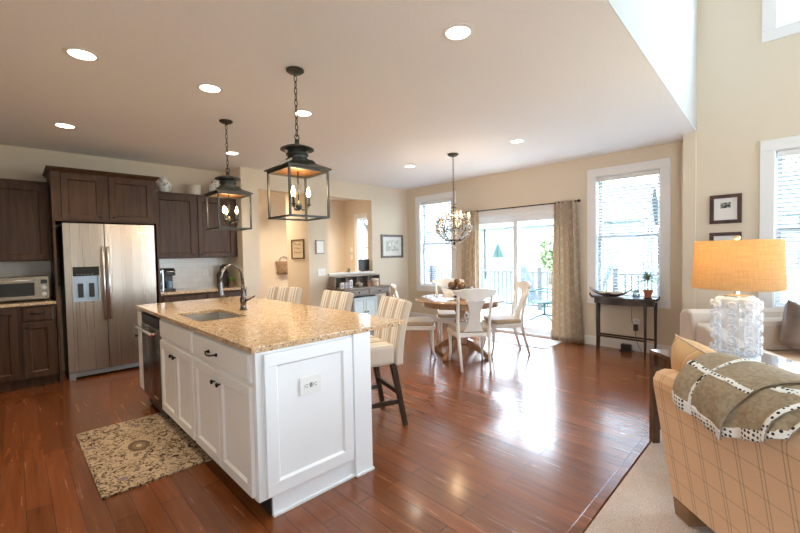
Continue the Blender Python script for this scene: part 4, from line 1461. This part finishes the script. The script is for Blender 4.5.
PBL = flat('pale_blue_paint', (.64, .74, .76), .5)
MB().box(-.27, .27, -.16, .16, .0, .60).build('body', PBL, sb, bev=.006)
for a, b in ((-.262, -.004), (.004, .262)):
    d = door_mb(a, b, .02, .585, -.16, .014, .04).build('door', PBL, sb, bev=.001)
    knob(d, -.03 if b < .1 else .03, .34, -.174)
# on the ledge behind
mo = thing('monitor', 'black computer screen standing on the white ledge of the opening', 'monitor', (4.85, 5.98, 1.03), R(4))
MB().box(-.15, .15, -.012, .012, .012, .232).build('screen', BLACK, mo, bev=.004)
MB().box(-.06, .06, -.035, .05, 0, .012).build('stand', BLACK, mo, bev=.003)
lp = thing('potted_plant', 'tiny dark green plant on the white ledge above the desk', 'plant', (4.44, 5.93, 1.03))
MB().lathe([(.022, 0), (.030, .04), (.026, .04), (0, .036)], 14).build('pot', STONE, lp, smooth='angle')
leaf_fan(MB(), (0, 0, .035), 26, .065, .022, .1, 1.3, 9).build('foliage', LEAF, lp)

# ------------------------------------------------------------------ pictures and plates on the walls
def picture(name, label, loc, rz, w, h, fmat, art, mat_w=.0, fw_=.03, matm=None):
    p = thing(name, label, 'picture', loc, rz)
    m = MB()
    a, b = w / 2, h / 2
    m.box(-a, a, -.022, -.001, b - fw_, b).box(-a, a, -.022, -.001, -b, -b + fw_).box(-a, -a + fw_, -.022, -.001, -b + fw_, b - fw_).box(a - fw_, a, -.022, -.001, -b + fw_, b - fw_)
    m.build('frame', fmat, p, bev=.003)
    a -= fw_; b -= fw_
    if mat_w:
        MB().box(-a, a, -.010, -.001, -b, b).build('mat_board', matm or flat('mat_board_white', (.76, .75, .72), .7), p)
    return p, a, b
GREYF = noisy('weathered_frame', (.10, .085, .075), (.20, .17, .15), 18, .5)
p, a, b = picture('framed_picture', 'framed watercolour of white flowers on the dining side back wall', (5.485, YB, 1.506), 0, .60, .465, GREYF, None, .06, .045)
ART = noisy('flower_watercolour', (.42, .47, .42), (.80, .78, .74), 9, .6, detail=2)
MB().box(-.17, .17, -.013, -.010, -.10, .12).build('print', ART, p)
FLWR = flat('petal_white', (.82, .80, .78), .6)
rnd = random.Random(3)
m = MB()
for cx_, cz_ in ((-.07, .03), (.03, .055), (.09, -.01), (-.01, -.03)):
    for k in range(6):
        an = 2 * PI * k / 6
        m.sph((cx_ + .022 * math.cos(an), -.0135, cz_ + .022 * math.sin(an)), .018, 8, 5, (1, .1, 1))
m.build('painted_flowers', FLWR, p)
m = MB()
for k in range(7):
    x0 = -.13 + k * .042
    m.tube([(x0, -.0135, -.09), (x0 + .02, -.0138, -.04), (x0 + rnd.uniform(-.02, .04), -.0135, .0)], .004, 5)
m.build('painted_stems', flat('stem_green', (.12, .20, .12), .6), p)

p, a, b = picture('framed_quote', 'brown framed handwritten quote on the hall return wall', (3.57, 6.215, 1.468), -PI / 2, .42, .34, noisy('brown_frame', (.09, .055, .035), (.15, .095, .06), 16, .5), None, .0, .022)
MB().box(-a, a, -.008, -.001, -b, b).build('paper', flat('cream_paper', (.62, .52, .38), .8), p)
m = MB()
for row, z in enumerate((.085, .015, -.055)):
    pts = []
    for k in range(60):
        s = k / 59
        pts.append((-.12 + .24 * s - .01 * row, -.0088, z + .018 * math.sin(s * 40 + row) * (.6 + .4 * math.sin(s * 11 + 2 * row)) + .008 * math.sin(7 * s)))
    m.tube(pts, .0022, 4)
m.build('script', flat('ink_brown', (.10, .07, .05), .8), p)
DWINE = noisy('dark_wine_frame', (.045, .020, .018), (.085, .038, .032), 9, .35)
PHOTO = noisy('black_white_photo', (.02, .025, .02), (.45, .46, .43), 42, .5, p0=.45, p1=.6)
for z, lb in ((1.787, 'square dark framed print above the lamp, upper of two'), (1.375, 'square dark framed print mostly hidden by the lampshade, lower of two')):
    p, a, b = picture('framed_print', lb, (XG, .647, z), -PI / 2, .275, .315, DWINE, None, .06, .038)
    p['group'] = 'dark square prints on the great room wall'
    MB().box(-.045, .045, -.012, -.010, .01, .07).build('print', PHOTO, p)
tm = thing('thermostat', 'white wall control panel with a grey frame on the pillar', 'thermostat', (3.782, YB, 1.497), 0)
MB().box(-.085, .085, -.020, 0, -.118, .118).build('housing', flat('grey_housing', (.30, .29, .28), .5), tm, bev=.004)
MB().box(-.070, .070, -.024, -.020, -.102, .102).build('face', WHITEP, tm, bev=.002)
outlet('light_switch', 'wide white switch plate below the pillar control panel', (3.81, YB, 1.062), 0, .16, .12, 'rocker')
outlet('light_switch', 'upper white switch plate in the office beyond the opening', (XP, 7.80, 1.47), -PI / 2, .08, .12, 'rocker')
outlet('light_switch', 'lower white switch plate in the office beyond the opening', (XP, 7.80, 1.28), -PI / 2, .08, .12, 'rocker')

bs = thing('wall_basket', 'woven basket with a loop handle hanging on the hall wall', 'basket', (4.27, YFAR, 0))
WICK = noisy('woven_wicker', (.20, .12, .07), (.42, .29, .18), 55, .9, (1, 1, 3), bmp=.6)
def bk_(u, v):
    a = PI * u
    w_ = .155 + .035 * v
    return (-w_ * math.cos(a), -.008 - (.085 + .03 * v) * math.sin(a), .965 + .26 * v)
m = MB(); m.grid(bk_, 18, 6, -.010)
m.box(-.17, .17, -.012, -.001, .965, 1.225).box(-.15, .15, -.08, -.002, .955, .97)
m.build('body', WICK, bs, smooth=True)
MB().tube([(-.10, -.012, 1.22), (-.09, -.014, 1.30), (0, -.014, 1.345), (.09, -.014, 1.30), (.10, -.012, 1.22)], .009, 8).build('handle', WICK, bs, smooth=True)
MB().tube([bk_(k / 16, 1) for k in range(17)], .011, 6).build('rim', WICK, bs, smooth=True)
MB().tube([(-.10, -.10, 1.15), (-.05, -.12, 1.05), (.0, -.125, 1.12), (.06, -.12, 1.05), (.11, -.10, 1.14)], .006, 6).build('tie_cord', flat('jute', (.50, .38, .24), .9), bs, smooth=True)

# ------------------------------------------------------------------ sofa (local x along the back towards its left end, local y outwards from the back)
SD = Vector((.6917, .7222))
sof = thing('sofa', 'tan plaid fabric sofa seen from behind, nearest the camera', 'sofa', (2.378, .468, 0), math.atan2(SD.y, SD.x))
L = 2.05
SOLID = noisy('tan_cushion_fabric', (.60, .37, .20), (.68, .43, .25), 220, .9, sheen=.1)
prof = [(0, .085), (.10, .66), (.103, .70), (.085, .735), (.045, .75), (0, .745), (-.04, .72), (-.13, .40), (-.17, .085)]
m = MB().prism(prof[::-1], 'x', -L + .02, .02)
m.build('back_panel', PLAID, sof, bev=.012)
# rounded arm at the far left end
def arm(x0, x1, nm):
    pr = [(-.10, .085), (-.90, .085), (-.90, .50), (-.86, .555), (-.78, .575), (-.13, .60), (-.10, .56)]
    MB().prism(pr, 'x', x0, x1).build(nm, PLAID, sof, bev=.03)
arm(-.20, .018, 'arm'); arm(-L + .022, -L + .24, 'arm')
MB().box(-L + .242, -.202, -.88, -.172, .085, .29).build('seat_base', PLAID, sof, bev=.01)
for i, (a, b) in enumerate(((-L + .245, -1.13), (-1.125, -.205))):
    MB().box(a, b, -.90, -.175, .292, .455).build('seat_cushion', PLAID, sof, bev=.04)
def pillow_mb(w, h, t, pinch=.10, nu=20):
    """a stuffed cushion standing in the x-z plane, thickness along y"""
    m = MB()
    for s in (1, -1):
        def f(u, v, s=s):
            a, b = 2 * u - 1, 2 * v - 1
            e = max(0, (1 - a ** 4)) ** .5 * max(0, (1 - b ** 4)) ** .5
            pin = 1 - pinch * (1 - abs(a) ** 1.0 * abs(b) ** 1.0) * (abs(a) ** 6 + abs(b) ** 6) * .5
            return (a * w / 2 * (1 - pinch * (1 - b * b) * abs(a) ** 3), s * t / 2 * e, b * h / 2 * (1 - pinch * (1 - a * a) * abs(b) ** 3))
        m.grid(f, nu, nu)
    bmesh.ops.remove_doubles(m.bm, verts=m.bm.verts, dist=1e-4)
    return m
def back_cushion(x0, x1):
    def f(u, v):
        a = 2 * PI * v
        k = min(1, max(.0, 1 - (abs(2 * u - 1)) ** 8)) ** .5
        cy, cz = -.062, .655
        sy, sz = .170 * (.35 + .65 * k), .185 * (.6 + .4 * k)
        c, s = math.cos(a), math.sin(a)
        return (x0 + (x1 - x0) * u, cy + sy * abs(c) ** .8 * (1 if c > 0 else -1) - .03, cz + sz * abs(s) ** .8 * (1 if s > 0 else -1))
    m = MB(); m.grid(f, 24, 28)
    bmesh.ops.remove_doubles(m.bm, verts=m.bm.verts, dist=1e-4)
    bmesh.ops.holes_fill(m.bm, edges=[e for e in m.bm.edges if e.is_boundary], sides=0)
    o = m.build('back_cushion', SOLID, sof, smooth=True)
    return o
back_cushion(-1.13, -.42); back_cushion(-1.86, -1.14)
LEGW = noisy('sofa_leg_wood', (.20, .10, .045), (.30, .16, .075), 8, .4)
for x in (-.05, -L + .10):
    for y in (-.05, -.82):
        MB().hexa([(x - .05, y - .045, 0), (x + .05, y - .045, 0), (x + .05, y + .045, 0), (x - .05, y + .045, 0)], [(x - .055, y - .05, .086), (x + .06, y - .05, .086), (x + .06, y + .05, .086), (x - .055, y + .05, .086)]).build('leg', LEGW, sof, bev=.004)
sof.location.z = .012

def on_sofa(x, y, z):
    n = Vector((-SD.y, SD.x))
    p = Vector((2.378, .468)) + SD * x + n * y
    return Vector((p.x, p.y, z + .012))
pw = thing('throw_pillow', 'tan square pillow with pale stripes on the near sofa end', 'pillow', on_sofa(-.115, -.135, .635), math.atan2(SD.y, SD.x))
PIL = m_stripe('tan_striped_pillow', (.66, .42, .22), [(.13, .02, .006, (.76, .60, .40), .8), (.13, .03, .003, (.40, .22, .10), .6)], 'X')
m = pillow_mb(.50, .47, .22, .05)
o = m.build('cushion', PIL, pw, smooth=True); o.rotation_euler = (R(-16), R(-10), 0)
m = MB()
w_, h_ = .25, .235
pts = []
for k in range(64):
    t_ = k / 64 * 4
    e, f_ = int(t_), t_ - int(t_)
    q = 2 * f_ - 1
    pr = .05 * (1 - q * q)
    pts.append([(q * w_, 0, h_ * (1 - pr)), (w_ * (1 - pr), 0, -q * h_), (-q * w_, 0, -h_ * (1 - pr)), (-w_ * (1 - pr), 0, q * h_)][e])
m.tube(pts, .006, 6, closed=True)
o = m.build('welt', flat('pale_welt', (.66, .50, .34), .8), pw, smooth=True); o.rotation_euler = (R(-16), R(-10), 0)

# throw blanket draped over pillow and back
LIN = noisy('taupe_linen', (.27, .20, .125), (.37, .285, .19), 60, .95, (1, 1, 1), 3, .25)
th = thing('throw_blanket', 'taupe linen throw with black and white dotted trim on the sofa', 'blanket', (2.378, .468, .012), math.atan2(SD.y, SD.x))
PROF = [(-.30, .70), (-.25, .775), (-.18, .822), (-.10, .842), (-.03, .834), (.04, .808), (.085, .775), (.112, .735), (.118, .68), (.108, .62), (.098, .56), (.090, .50), (.08, .42)]
seg = [0]
for p0, p1 in zip(PROF, PROF[1:]):
    seg.append(seg[-1] + math.dist(p0, p1))
S0 = seg[3]     # arc length measured from the crest
def drape(x, s, off):
    t_ = min(max(s + S0, 0), seg[-1] - 1e-6)
    i = max(k for k in range(len(seg) - 1) if seg[k] <= t_)
    f_ = (t_ - seg[i]) / (seg[i + 1] - seg[i])
    # smooth between profile points
    p0, p1, = PROF[i], PROF[i + 1]
    pm, pn = PROF[max(i - 1, 0)], PROF[min(i + 2, len(PROF) - 1)]
    def cr(a, b, c, d):
        return b + .5 * f_ * (c - a + f_ * (2 * a - 5 * b + 4 * c - d + f_ * (3 * (b - c) + d - a)))
    o_, z_ = cr(pm[0], p0[0], p1[0], pn[0]), cr(pm[1], p0[1], p1[1], pn[1])
    dx_, dz_ = p1[0] - p0[0], p1[1] - p0[1]
    l_ = math.hypot(dx_, dz_)
    nx_, nz_ = -dz_ / l_, dx_ / l_
    if nx_ * 1 + nz_ * .6 < 0:
        nx_, nz_ = -nx_, -nz_
    wv = .005 * math.sin(31 * x + 9 * s) * max(0, min(1, s * 4)) + .003 * math.sin(17 * x - 23 * s) + .004 * math.sin(60 * x + 14 * s) * (1 if s > .0 else .4)
    # the blanket sinks where the pillow ends and the lower cushion begins
    sink = .0 / (1 + math.exp(-(-x - .47) * 30))
    return (x, o_ + nx_ * (off + wv), z_ + nz_ * (off + wv) - sink * (1 if s < .2 else max(0, 1 - (s - .2) * 8)))
def quad_f(c00, c10, c11, c01, off):
    """bilinear patch in (x, s); c00 bottom-left, c10 bottom-right, c11 top-right, c01 top-left"""
    def f(u, v):
        x = (c00[0] * (1 - u) + c10[0] * u) * (1 - v) + (c01[0] * (1 - u) + c11[0] * u) * v
        s = (c00[1] * (1 - u) + c10[1] * u) * (1 - v) + (c01[1] * (1 - u) + c11[1] * u) * v
        return drape(x, s, off)
    return f
def sub_patch(c, u0, u1, v0, v1):
    def P(u, v):
        return tuple((c[0][k] * (1 - u) + c[1][k] * u) * (1 - v) + (c[3][k] * (1 - u) + c[2][k] * u) * v for k in (0, 1))
    return P(u0, v0), P(u1, v0), P(u1, v1), P(u0, v1)
A = [(-.20, .315), (-.455, .375), (-.63, -.16), (-.12, -.13)]
Bq = [(-.43, .37), (-.64, .30), (-.74, -.14), (-.58, -.14)]
Cq = [(-.62, .30), (-.705, .26), (-.80, -.13), (-.70, -.13)]
BLK = flat('black_patch', (.02, .02, .022), .9)
for q, off, nm in ((Cq, .010, 'under_fold'), (Bq, .018, 'middle_fold'), (A, .030, 'top_fold')):
    m = MB(); m.grid(quad_f(*q, off), 34, 40, .006)
    fo = m.build(nm, LIN, th, smooth=True)
    def strip(u0, u1, v0, v1, mat=DOTS, name='dotted_trim', e=.003):
        mm = MB(); mm.grid(quad_f(*sub_patch(q, u0, u1, v0, v1), off + e), 24 if u1 - u0 > .2 else 6, 24 if v1 - v0 > .2 else 6, .003)
        mm.build(name, mat, fo, smooth=True)
    if nm == 'top_fold':
        strip(0, 1, 0, .085)
        strip(0, 1, .36, .40)
        strip(.36, .40, .085, .36); strip(.36, .40, .40, 1)
        strip(.362, .398, .27, .325, BLK, 'black_patch', .0045)
        strip(.04, .09, .362, .398, BLK, 'black_patch', .0045)
    elif nm == 'middle_fold':
        strip(0, 1, 0, .085)
        strip(.90, 1, .085, 1)
        strip(.25, .80, .46, .53)
    else:
        strip(0, 1, 0, .07)
        strip(.86, 1, .07, 1)

# ------------------------------------------------------------------ end table with the big lamp
et = thing('end_table', 'dark wood end table with a lower shelf beside the sofa', 'end table', (3.189, .780, .012), math.atan2(-rt.y, -rt.x) + PI)
# local x runs to the right of the picture, local y away from the camera; origin = far left corner
ETW = noisy('end_table_wood', (.075, .04, .026), (.13, .075, .048), 7, .16, (1.5, 8, 1), 5, coat=.5)
MB().box(0, .68, -.60, 0, .622, .650).build('top', ETW, et, bev=.004)
MB().box(.02, .66, -.58, -.02, .54, .622).build('apron', ETW, et)
MB().box(.03, .65, -.57, -.03, .20, .222).build('shelf', ETW, et, bev=.003)
for x in (.025, .655):
    for y in (-.575, -.025):
        MB().bar((x, y, .622), (x, y, 0), .048, .048, (0, 1, 0)).build('leg', ETW, et, bev=.003)
def on_table(x, y, z):
    return et.matrix_basis @ Vector((x, y, z))
bpy.context.view_layer.update()
lmp = on_table(.435, -.21, .65)
tl = thing('table_lamp', 'large table lamp with bubbled clear glass base and orange linen shade', 'lamp', lmp)
def clear_glass(name, k):
    m, t, b = newmat(name)
    sset(b, col=(.88, .90, .93), rough=.06, spec=.9)
    tp = t.nodes.new('ShaderNodeBsdfTransparent')
    tp.inputs[0].default_value = (.97, .98, .99, 1)
    lw = t.nodes.new('ShaderNodeLayerWeight')
    lw.inputs[0].default_value = .35
    f = math_n(t, 'ADD', math_n(t, 'MULTIPLY', lw.outputs['Facing'], .45), k)
    mx = t.nodes.new('ShaderNodeMixShader')
    t.links.new(f, mx.inputs[0])
    t.links.new(tp.outputs[0], mx.inputs[1])
    t.links.new(b.outputs[0], mx.inputs[2])
    t.links.new(mx.outputs[0], t.nodes['Material Output'].inputs[0])
    return m
GLASS = clear_glass('bubbled_glass', .10)
m = MB()
m.lathe([(.105, .016), (.114, .02), (.117, .12), (.117, .35), (.110, .378), (.088, .392), (.083, .392), (.103, .374), (.110, .35), (.110, .03), (.10, .022), (.0, .022), (.0, .016)], 40)
m.build('glass_body', GLASS, tl, smooth='angle')
m = MB()
for row in range(5):
    for k in range(9):
        a = 2 * PI * k / 9 + .26
        z = .052 + row * .072
        q = rotm(0, PI / 2, 0)
        q = rotm(0, 0, a) @ q
        c = Vector((.117 * math.cos(a), .117 * math.sin(a), z))
        m.lathe([(.024, 0), (.026, .008), (.022, .016), (.014, .018), (.009, .011), (0, .010)], 14, c, q)
o = m.build('glass_bubbles', clear_glass('bubble_glass', .22), tl, smooth=True); o['kind'] = 'stuff'
MB().lathe([(.122, 0), (.122, .010), (.115, .016), (0, .016)], 40).build('base_plate', flat('acrylic_base', (.62, .65, .70), .1, spec=.8), tl, smooth='angle')
MB().lathe([(.012, .022), (.012, .392), (.085, .393), (.085, .400), (.016, .405), (.012, .54), (0, .54)], 20).build('stem', CHROME, tl, smooth='angle')
SHADE = m_translucent('linen_shade', (.74, .54, .30), .42, weave=1)
m = MB()
m.lathe([(.236, .442), (.224, .752), (.222, .752), (.234, .442)], 64, close=True)
m.build('lamp_shade', SHADE, tl, smooth='angle')
m = MB()
for k in range(3):
    a = 2 * PI * k / 3 + .5
    m.tube([(.008 * math.cos(a), .008 * math.sin(a), .735), (.223 * math.cos(a), .223 * math.sin(a), .735)], .0022, 5)
m.tube([(.06, 0, .54), (.062, 0, .66), (.0, 0, .735)], .002, 5).tube([(-.06, 0, .54), (-.062, 0, .66), (.0, 0, .735)], .002, 5)
m.tube([(-.06, 0, .54), (.06, 0, .54)], .003, 5)
m.build('harp', CHROME, tl, smooth=True)
MB().lathe([(.006, .735), (.006, .752), (.016, .760), (.018, .772), (.010, .782), (0, .784)], 16).build('finial', flat('brass', (.70, .48, .26), .3, metal=.9), tl, smooth=True)
MB().lathe([(.013, .54), (.020, .57), (.034, .61), (.034, .635), (.02, .665), (0, .675)], 18).build('bulb', emis('lamp_bulb', (1, .78, .48), 14), tl, smooth=True)
lamp_point(lmp + Vector((0, .0, .70)), (1, .80, .52), 13, .05)

# ------------------------------------------------------------------ second sofa further back
PINKB = noisy('pale_sofa_fabric', (.56, .47, .40), (.64, .55, .48), 150, .9, sheen=.1)
TANB = SOLID
s2o = Vector((0, 0)) + Vector((fw.x, fw.y)).normalized() * 3.50 + Vector((rt.x, rt.y)) * 2.60
s2 = thing('loveseat', 'pale beige loveseat below the right hand window behind the lamp', 'sofa', (s2o.x, s2o.y, .012), math.atan2(rt.y, rt.x))
# local x to the right of the picture, local y away from the camera
W_ = 1.36
MB().prism([(0, .10), (.20, .10), (.20, .74), (.17, .79), (.10, .80), (.06, .77), (0, .45)][::1], 'x', .0, W_).build('backrest', PINKB, s2, bev=.02)
for x0 in (.0, W_ - .17):
    MB().prism([(-.74, .10), (-.001, .10), (-.001, .70), (-.10, .68), (-.30, .60), (-.70, .56), (-.74, .52)], 'x', x0, x0 + .17).build('arm', PINKB, s2, bev=.025)
MB().box(.172, W_ - .172, -.72, -.002, .10, .30).build('seat_base', PINKB, s2, bev=.01)
MB().box(.175, W_ - .175, -.74, -.02, .302, .47).build('seat_cushion', TANB, s2, bev=.04)
MB().box(.18, W_ - .18, -.17, -.005, .472, .74).build('back_cushion', PINKB, s2, bev=.05)
for x in (.06, W_ - .06):
    for y in (-.68, .14):
        MB().bar((x, y, .10), (x, y, 0), .05, .05, (0, 1, 0), .04, .04).build('leg', LEGW, s2)
def on_s2(x, y, z):
    d = Vector((rt.x, rt.y)); n = Vector((-d.y, d.x))
    p = s2o + d * x + n * y
    return Vector((p.x, p.y, z + .012))
PB = noisy('brown_satin', (.10, .065, .05), (.17, .115, .085), 7, .35, sheen=.2)
p2 = thing('throw_pillow', 'dark brown square pillow leaning in the pale loveseat', 'pillow', on_s2(.70, -.29, .665), math.atan2(rt.y, rt.x))
o = pillow_mb(.42, .40, .17, .12).build('cushion', PB, p2, smooth=True); o.rotation_euler = (R(-16), R(24), 0)
p3 = thing('throw_pillow', 'greyish satin pillow behind the brown one on the loveseat', 'pillow', on_s2(.93, -.235, .70), math.atan2(rt.y, rt.x))
o = pillow_mb(.44, .42, .15, .12).build('cushion', noisy('grey_satin', (.36, .31, .29), (.48, .42, .39), 6, .4, sheen=.2), p3, smooth=True); o.rotation_euler = (R(-14), R(8), 0)

# ------------------------------------------------------------------ outside
GRASS = noisy('lawn', (.10, .14, .07), (.17, .21, .12), 3, .95)
struct('floor_lawn', MB().box(XP + .3, 75, -45, 70, -1.7, -1.6), GRASS)
DECKM = m_stripe('deck_boards', (.50, .48, .45), [(.14, .0, .008, (.10, .09, .08), .9)], 'X', .7)
struct('floor_deck', MB().box(XP + .16, 9.55, 1.0, 8.4, -.22, -.14), DECKM)
RAILW = flat('rail_grey', (.06, .065, .068), .4)
def railing(p0, p1, label):
    p0, p1 = Vector((*p0, -.14)), Vector((*p1, -.14))
    v = p1 - p0; Lr = v.length
    r = thing('deck_railing', label, 'railing', p0, math.atan2(v.y, v.x))
    MB().box(0, Lr, -.045, .045, .94, .98).build('top_rail', RAILW, r, bev=.004)
    MB().box(0, Lr, -.025, .025, .09, .14).build('bottom_rail', RAILW, r, bev=.003)
    n = max(1, round(Lr / 1.8))
    for k in range(n + 1):
        x = Lr * k / n
        MB().box(x - .05, x + .05, -.05, .05, 0, 1.06).box(x - .062, x + .062, -.062, .062, 1.06, 1.085).build('post', RAILW, r, bev=.003)
    nb = int(Lr / .125)
    for k in range(min(nb, 90)):
        x = (k + .5) * Lr / nb
        if min(abs(x - Lr * q / n) for q in range(n + 1)) > .07:
            MB().box(x - .016, x + .016, -.016, .016, .14, .94).build('baluster', RAILW, r)
railing((9.45, 8.2), (9.45, 1.2), 'deck railing with thin balusters beyond the patio door')
railing((XP + .25, 8.32), (9.38, 8.32), 'side railing of the deck outside the dining window')
# swivel patio chairs
TEAL = flat('teal_metal', (.03, .075, .075), .4, metal=.3)
SLING = flat('blue_grey_sling', (.028, .040, .046), .8)
def patio(loc, rz, label):
    c = thing('patio_chair', label, 'patio chair', loc, rz, 'swivel patio chairs on the deck')
    for k in range(4):
        a = PI / 4 + k * PI / 2
        MB().tube([(0, 0, .13), (.18 * math.cos(a), .18 * math.sin(a), .085), (.34 * math.cos(a), .34 * math.sin(a), .016)], [.022, .02, .016], 8).build('base_leg', TEAL, c, smooth=True)
    MB().tube([(0, 0, .10), (0, 0, .36)], .028, 10).tube([(0, -.2, .36), (0, .2, .36)], .016, 8).build('pedestal', TEAL, c, smooth=True)
    def seat(u, v):
        x = (u - .5) * .52
        k = v * 1.35
        if k < .55:
            return (x, .27 - k * .9, .44 - .06 * math.sin(k * 3))
        q = k - .55
        return (x, -.225 - q * .38, .40 + q * .98)
    m = MB(); m.grid(seat, 6, 18, .02); m.build('sling_seat', SLING, c, smooth=True)
    for s in (-1, 1):
        MB().tube([(s * .27, .28, .44), (s * .27, .0, .40), (s * .27, -.22, .40), (s * .27, -.52, 1.18)], .016, 8).tube([(s * .27, -.30, .62), (s * .29, -.10, .66), (s * .29, .22, .64), (s * .28, .27, .45)], .014, 8).build('side_frame', TEAL, c, smooth=True)
    return c
patio((8.2, 3.98, -.14), aim(.15, -1), 'swivel patio chair with a high sling back on the deck, nearest the door')
patio((8.75, 3.35, -.14), aim(-.2, 1), 'second swivel patio chair farther right on the deck, half behind the curtain')
# folded green umbrella on the lawn side
ub = thing('patio_umbrella', 'folded green umbrella standing out beyond the deck railing', 'umbrella', (20, 12.5, -1.6))
UG = noisy('umbrella_green', (.016, .050, .044), (.026, .070, .062), 8, .8)
MB().cyl((0, 0, 0), (0, 0, 3.5), .03).build('pole', RAILW, ub, smooth='angle')
m = MB()
for k in range(6):
    a0, a1 = 2 * PI * k / 6, 2 * PI * (k + 1) / 6
    am = (a0 + a1) / 2
    P = lambda r_, a, z: Vector((r_ * math.cos(a), r_ * math.sin(a), z))
    m._add([P(.02, a0, 3.45), P(.02, a1, 3.45), P(.34, a1, 2.62), P(.14, am, 2.58), P(.34, a0, 2.62)], [(0, 1, 3), (0, 3, 4), (1, 2, 3)])
m.build('canopy', UG, ub, solid=1)
# neighbouring houses
ROOF = noisy('grey_shingles', (.14, .145, .15), (.18, .185, .19), 6, .9, (1, 1, 4))
SID = [noisy('grey_siding', (.24, .25, .255), (.29, .30, .305), 4, .8), noisy('blue_grey_siding', (.20, .225, .24), (.25, .275, .29), 4, .8), noisy('tan_siding', (.28, .26, .22), (.33, .305, .26), 4, .8)]
def house(x, y, rz, w, d, h, rh, sid, label):
    hs = thing('house', label, 'house', (x, y, -1.6), rz)
    MB().prism([(-w / 2, 0), (w / 2, 0), (w / 2, h), (0, h + rh), (-w / 2, h)], 'y', -d / 2, d / 2).build('walls', sid, hs)
    for s in (-1, 1):
        o_ = .5
        e = w / 2 + o_
        zz = h - rh * o_ / (w / 2)
        MB().hexa([(0, -d / 2 - o_, h + rh + .02), (s * e, -d / 2 - o_, zz), (s * e, d / 2 + o_, zz), (0, d / 2 + o_, h + rh + .02)], [(0, -d / 2 - o_, h + rh + .2), (s * e, -d / 2 - o_, zz + .2), (s * e, d / 2 + o_, zz + .2), (0, d / 2 + o_, h + rh + .2)]).build('roof', ROOF, hs)
    WN = bpy.data.materials.get('house_window') or flat('house_window', (.22, .25, .27), .15)
    for fx in (-.3, 0, .3):
        for z in (1.2, 3.9):
            if z + 1.2 < h:
                f_ = MB().box(fx * w - .6, fx * w + .6, -d / 2 - .06, -d / 2 - .001, z, z + 1.4).build('window', RAILW, hs)
                MB().box(fx * w - .5, fx * w + .5, -d / 2 - .08, -d / 2 - .06, z + .1, z + 1.3).build('pane', WN, f_)
                f_ = MB().box(-w / 2 - .06, -w / 2 - .001, fx * d - .6, fx * d + .6, z, z + 1.4).build('window', RAILW, hs)
                MB().box(-w / 2 - .08, -w / 2 - .06, fx * d - .5, fx * d + .5, z + .1, z + 1.3).build('pane', WN, f_)
    return hs
house(40, 33, R(18), 12, 14, 5.6, 3.6, SID[0], 'grey two storey house seen through the left patio door panel')
house(42, 17.5, R(8), 11, 14, 5.6, 3.4, SID[1], 'blue grey house seen through the right patio door panel')
house(36, 56, R(25), 12, 14, 5.6, 3.4, SID[2], 'tan house beyond the left dining window')
house(48, 0, R(0), 12, 14, 5.6, 3.4, SID[0], 'grey house seen through the blinds behind the console table')
def tree(x, y, h, r_, seed, label, pale=False):
    rnd = random.Random(seed)
    t = thing('tree', label, 'tree', (x, y, -1.6))
    MB().tube([(0, 0, 0), (.05, .03, h * .35), (0, .05, h * .7)], [.16, .12, .06], 8).build('trunk', flat('bark', (.14, .10, .07), .9) if 'bark' not in bpy.data.materials else bpy.data.materials['bark'], t, smooth=True)
    m = MB()
    for k in range(900):
        while True:
            v = Vector((rnd.uniform(-1, 1), rnd.uniform(-1, 1), rnd.uniform(-1, 1)))
            if .35 < v.length < 1:
                break
        c = Vector((v.x * r_, v.y * r_, h * .64 + v.z * h * .36))
        a, b = Vector((rnd.gauss(0, 1), rnd.gauss(0, 1), rnd.gauss(0, 1))).normalized(), Vector((rnd.gauss(0, 1), rnd.gauss(0, 1), rnd.gauss(0, 1))).normalized()
        s = .24
        m._add([c - a * s, c + b * s, c + a * s, c - b * s], [(0, 1, 2, 3)])
    m.build('foliage', HAZELEAF if pale else LEAF, t)
HAZELEAF = noisy('haze_paled_leaf', (.22, .28, .15), (.33, .39, .22), 5, .7)  # leaf green paled in colour to imitate bright outdoor haze
tree(33, 15.5, 4.3, .85, 1, 'young tree with haze-paled green leaves beyond the right patio door panel', True)
tree(27, 26.5, 4.0, 1.3, 2, 'green tree beside the grey house beyond the left door panel')
tree(24, 33, 5.5, 1.8, 6, 'green tree outside the left dining window')
